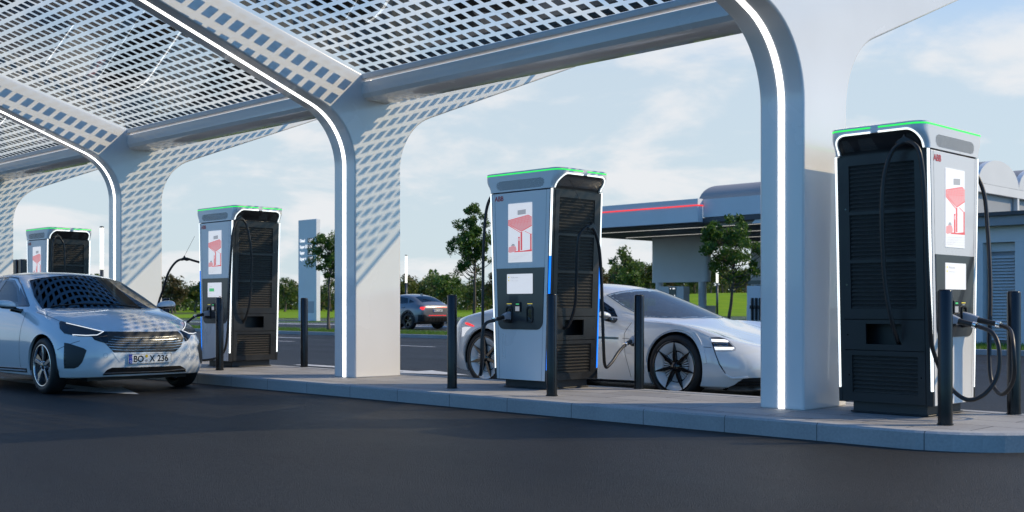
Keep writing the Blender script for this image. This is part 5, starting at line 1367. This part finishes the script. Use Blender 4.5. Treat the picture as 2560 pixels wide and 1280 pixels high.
for d in ('y', '-y'):
    g = sc_.patch('side_window', sw, 'car_glass_dark', d, .003); sc_.opening(sw, d, .03); sc_.patch('window_seal', sw, 'black_gloss', d, .0045, ring=.018, parent=g)
    sc_.line('sill_blade', [(-.50, .155), (-1.4, .145), (-2.4, .155)], 'black_gloss', .03, d, hgt=.010)
    sc_.line('side_strip', [(-.80, .625), (-1.5, .63), (-2.0, .64)], 'black_gloss', .028, d, hgt=.004)
    sc_.line('door_gap', [(-.66, .80), (-.72, .68), (-.70, .45), (-.62, .20)], 'black_plastic', .006, d)
    sc_.line('flap_gap', [(-.74, .625), (-.42, .62)], 'black_plastic', .005, d); sc_.line('wing_gap', [(.33, .56), (.62, .545)], 'black_plastic', .006, d)
    sc_.patch('charge_flap', [(-.67, .47), (-.49, .47), (-.49, .62), (-.67, .62)], 'paint_pearl', d, .008)
    # wheel arch brow
    for (wx, a0, a1) in ((0, .04, .97), (-2.9, .03, .97)):
        sc_.line('arch_lip', [(wx + .405 * cos(pi * t), .34 + .405 * sin(pi * t)) for t in [a0 + (a1 - a0) * k / 24 for k in range(25)]], 'paint_pearl', .055, d, hgt=.012)
hl = sc_.patch('headlight', [(1776, 842), (1798, 842.5), (1812, 845), (1824, 853), (1840, 870), (1838, 877), (1806, 879), (1787, 878), (1780, 862)], 'plug_grey', None, .003, True, step=.02)
hl = hl[0]
sc_.patch('lamp_housing', [(1778, 845), (1798, 844), (1812, 848), (1824, 858), (1834, 869), (1830, 874), (1790, 874), (1782, 860)], 'fascia_dark', None, .006, True, hl, step=.02)
for pl in ([(1778, 849.5), (1812, 851), (1821, 855), (1820, 858), (1780, 856)], [(1786, 868.5), (1834, 870), (1836, 873), (1830, 876), (1789, 876)]): sc_.patch('lamp_slab', pl, 'car_led', None, .014, True, hl, step=.015)
sc_.line('lamp_ring', [(1785, 859.5), (1818, 861), (1819, 865.5), (1788, 865), (1785, 859.5)], 'chrome', .008, None, hgt=.014, mirror=True, parent=hl, step=.01)
sc_.patch('air_blade', [(1778, 856), (1783, 858), (1790, 885), (1800, 910), (1815, 934), (1808, 931), (1794, 908), (1785, 884)], 'black_gloss', None, .004, True, step=.015)
sc_.line('blade_edge', [(1777, 856), (1786, 885), (1796, 912), (1812, 936), (1830, 946), (1870, 943)], 'paint_pearl', .016, None, hgt=.014, mirror=True)
sc_.patch('lower_grille', [(1801, 975), (1835, 962), (1860, 945), (1940, 943), (1950, 975)], 'black_plastic', None, .004, True, step=.03)
for k in range(3): sc_.line('grille_bar', [(1845 - k * 8, 955 + k * 7), (1930, 953 + k * 7)], 'black_gloss', .012, None, hgt=.012, mirror=True)
sc_.line('crest_line', [(1640, 806), (1700, 815), (1745, 828), (1775, 842)], 'paint_pearl', .01, None, hgt=.002)
sc_.line('bonnet_gap', [(.62, -.42), (.3, -.52), (-.05, -.60), (-.33, -.66)], 'black_plastic', .005, 'z', mirror=True)
tl = sc_.patch('tail_light', [(1163, 806.5), (1170, 807), (1180, 811), (1187, 815.5), (1184, 817), (1174, 814), (1165, 811)], 'led_red', None, .006, True, step=.015)
sc_.patch('rear_lamp', [(1156, 820), (1163, 817), (1178, 818), (1166, 829), (1160, 840), (1155, 842)], 'screen_white', None, .005, step=.02)
mirror_pod(sc_, (-.93, -1.02, .875), (.17, .20, .095), sides=(1,))
sc_.finish()
arch_liner(sc_, 0, .34, .37, .62, .95); arch_liner(sc_, -2.9, .34, .37, .62, .95)
for x in (0, -2.9):
    wheel(sc_, x, -.865, .34, .235, .272, 'concept', -1); wheel(sc_, x, .865, .34, .235, .272, 'concept', 1)
mb = MB(); mb.box(-3.1, -.2, -.80, .80, .18, .24); mb.build('cabin_floor', 'black_plastic', sc_.root)
mb = MB(); mb.loft([[(x, y, z) for y, z in ((-.78, .45), (.78, .45), (.76, .76), (.4, .80), (-.4, .80), (-.76, .76))] for x in (-.34, -.80)], 0, False); mb.build('dashboard', 'seat_pale', sc_.root, bevel=.03)
mb = MB(); mb.tube([(-1.0 + .06 * sin(a), -.38 + .17 * cos(a), .80 + .15 * sin(a)) for a in [2 * pi * k / 24 for k in range(25)]], .014, n=8); mb.build('steering_wheel', 'black_plastic', sc_.root)
for x, y in ((-1.35, .38), (-1.35, -.38), (-2.1, .36), (-2.1, -.36)): seat(sc_, x, y, .22, 'seat_pale')
# ---------------------------------------------------------------- grey crossover far behind
sv = Car('crossover', 'grey sloping back crossover driving away beyond the grass strip, red light bar across its tail', None, (-40.75, 32.6, 0), pi, 'paint_grey')
VR = [
 [(.80, 0, .25), (.82, .52, .25), (.85, .60, .36), (.86, .64, .52), (.84, .63, .68), (.80, .60, .80), (.74, .5, .88), (.74, .28, .90), (.74, 0, .905)],
 [(.5, 0, .22), (.52, .84, .25), (.53, .89, .38), (.50, .90, .58), (.46, .88, .76), (.40, .80, .90), (.36, .66, .975), (.36, .33, 1.0), (.36, 0, 1.005)],
 [(0, 0, .22), (0, .90, .25), (0, .935, .42), (0, .94, .62), (0, .92, .82), (0, .83, .98), (0, .7, 1.03), (0, .35, 1.05), (0, 0, 1.055)],
 [(-.5, 0, .22), (-.5, .88, .24), (-.5, .92, .42), (-.5, .93, .64), (-.5, .91, .84), (-.5, .83, 1.02), (-.42, .73, 1.08), (-.32, .36, 1.10), (-.3, 0, 1.105)],
 [(-1.2, 0, .22), (-1.2, .88, .24), (-1.2, .92, .42), (-1.2, .93, .64), (-1.2, .915, .86), (-1.2, .83, 1.04), (-1.15, .63, 1.42), (-1.05, .32, 1.47), (-1.0, 0, 1.48)],
 [(-1.8, 0, .22), (-1.8, .88, .24), (-1.8, .92, .42), (-1.8, .93, .64), (-1.8, .915, .87), (-1.8, .83, 1.05), (-1.8, .60, 1.50), (-1.8, .32, 1.55), (-1.8, 0, 1.56)],
 [(-2.5, 0, .22), (-2.5, .89, .24), (-2.5, .93, .42), (-2.5, .94, .64), (-2.5, .925, .88), (-2.5, .84, 1.06), (-2.5, .60, 1.45), (-2.5, .32, 1.51), (-2.5, 0, 1.52)],
 [(-2.95, 0, .24), (-2.95, .90, .26), (-2.95, .94, .44), (-2.95, .945, .66), (-2.95, .925, .90), (-2.95, .84, 1.07), (-2.95, .60, 1.31), (-2.95, .32, 1.37), (-2.95, 0, 1.38)],
 [(-3.3, 0, .28), (-3.3, .86, .30), (-3.3, .90, .46), (-3.3, .905, .68), (-3.3, .88, .92), (-3.28, .80, 1.06), (-3.26, .64, 1.14), (-3.25, .32, 1.18), (-3.25, 0, 1.19)],
 [(-3.52, 0, .32), (-3.52, .72, .34), (-3.54, .77, .48), (-3.56, .79, .70), (-3.55, .78, .92), (-3.50, .70, 1.03), (-3.47, .55, 1.07), (-3.46, .3, 1.085), (-3.46, 0, 1.09)]]
sv.cage(VR, (.05,) * 7, (-.05, -.06, -.07, -.07, -.06, -.04, -.02), {1: .7, 4: .3, 5: .4, 6: .3}, 3, ((0, .365), (-2.68, .365)), .40, ((9, .45),))
rwz = [(-2.72, -.52), (-2.72, .52), (-3.24, .58), (-3.24, -.58)]
g = sv.patch('rear_window', rwz, 'car_glass_dark', 'z', .004, step=.06); sv.opening(rwz, 'z', .06); sv.patch('screen_border', rwz, 'black_gloss', 'z', .007, ring=.06, parent=g, step=.06)
sv.line('rear_wiper', [(-3.18, .05), (-3.05, .35)], 'black_plastic', .03, 'z', hgt=.02, parent=g)
fw = [(-.62, -.70), (-.62, .70), (-1.16, .56), (-1.10, 0), (-1.16, -.56), (-.5, -.3)][:5]; g = sv.patch('windscreen', [(-.42, -.6), (-.36, 0), (-.42, .6), (-1.05, .52), (-1.0, 0), (-1.05, -.52)], 'car_glass_dark', 'z', .004, step=.06)
for d in ('y', '-y'):
    for nm, pl in (('front_side_window', [(-.85, 1.10), (-1.66, 1.10), (-1.66, 1.42), (-1.30, 1.38)]), ('rear_side_window', [(-1.76, 1.10), (-2.52, 1.13), (-2.40, 1.34), (-1.76, 1.43)]), ('quarter_window', [(-2.60, 1.14), (-2.90, 1.18), (-2.52, 1.31)])):
        g = sv.patch(nm, pl, 'car_glass_dark', d, .004, step=.06); sv.opening(pl, d, .05); sv.patch('window_seal', pl, 'black_gloss', d, .007, ring=.04, parent=g, step=.06)
    sv.patch('sill_cladding', [(-.42, .26), (-2.26, .26), (-2.26, .42), (-.42, .42)], 'black_plastic', d, .012, step=.08)
    for wx in (0, -2.68): sv.line('arch_cladding', [(wx + .44 * cos(pi * t), .365 + .44 * sin(pi * t)) for t in [-.03 + 1.06 * k / 20 for k in range(21)]], 'black_plastic', .085, d, hgt=.012)
    sv.line('door_gap', [(-1.71, .44), (-1.71, 1.08)], 'black_plastic', .01, d); sv.line('door_gap', [(-2.50, 1.08), (-2.35, .80), (-2.22, .75)], 'black_plastic', .01, d)
    sv.line('door_handle', [(-1.52, .93), (-1.34, .93)], 'paint_grey', .035, d, hgt=.03); sv.line('door_handle', [(-2.42, .95), (-2.24, .95)], 'paint_grey', .035, d, hgt=.03)
sv.patch('rear_bumper', [(-.86, .34), (.86, .34), (.88, .62), (.70, .64), (.55, .54), (0, .54), (-.55, .54), (-.70, .64), (-.88, .62)], 'black_plastic', '-x', .010, step=.06)
sv.line('reflector_strip', [(-.50, .60), (0, .60), (.50, .60)], 'led_red', .022, '-x', hgt=.018)
sv.line('light_bar', [(-.72, .945), (0, .955), (.72, .945)], 'led_red', .018, '-x', hgt=.010)
for s_ in (1, -1): sv.patch('tail_light', [(s_ * .62, .96), (s_ * .80, .965), (s_ * .84, .90), (s_ * .80, .83), (s_ * .74, .84), (s_ * .70, .93)], 'led_red', '-x', .012, step=.04)
for k in range(6): sv.line('diffuser_fin', [(-.45 + k * .18, .36), (-.45 + k * .18, .50)], 'black_gloss', .02, '-x', hgt=.02)
sv.line('roof_fin', [(-2.45, 0), (-2.60, 0)], 'paint_grey', .03, 'z', hgt=.05)
hr, nr_ = sv.hit(Vector((-6, 0, .82)), Vector((1, 0, 0))); plate(sv, (hr.x - .012, 0, .815), ('BO', 'X', '665'), rot=pi)
mirror_pod(sv, (-.75, -1.0, 1.14), (.15, .2, .12))
sv.finish()
arch_liner(sv, 0, .365, .395, .6, .90); arch_liner(sv, -2.68, .365, .395, .6, .90)
for x in (0, -2.68):
    wheel(sv, x, -.80, .365, .24, .25, 'suv', -1); wheel(sv, x, .80, .365, .24, .25, 'suv', 1)
mb = MB(); mb.box(-3.1, .3, -.6, .6, .22, .32); mb.build('underbody', 'black_plastic', sv.root)
for x, y in ((-1.45, .37), (-1.45, -.37), (-2.3, .38), (-2.3, -.38)): seat(sv, x, y, .45)
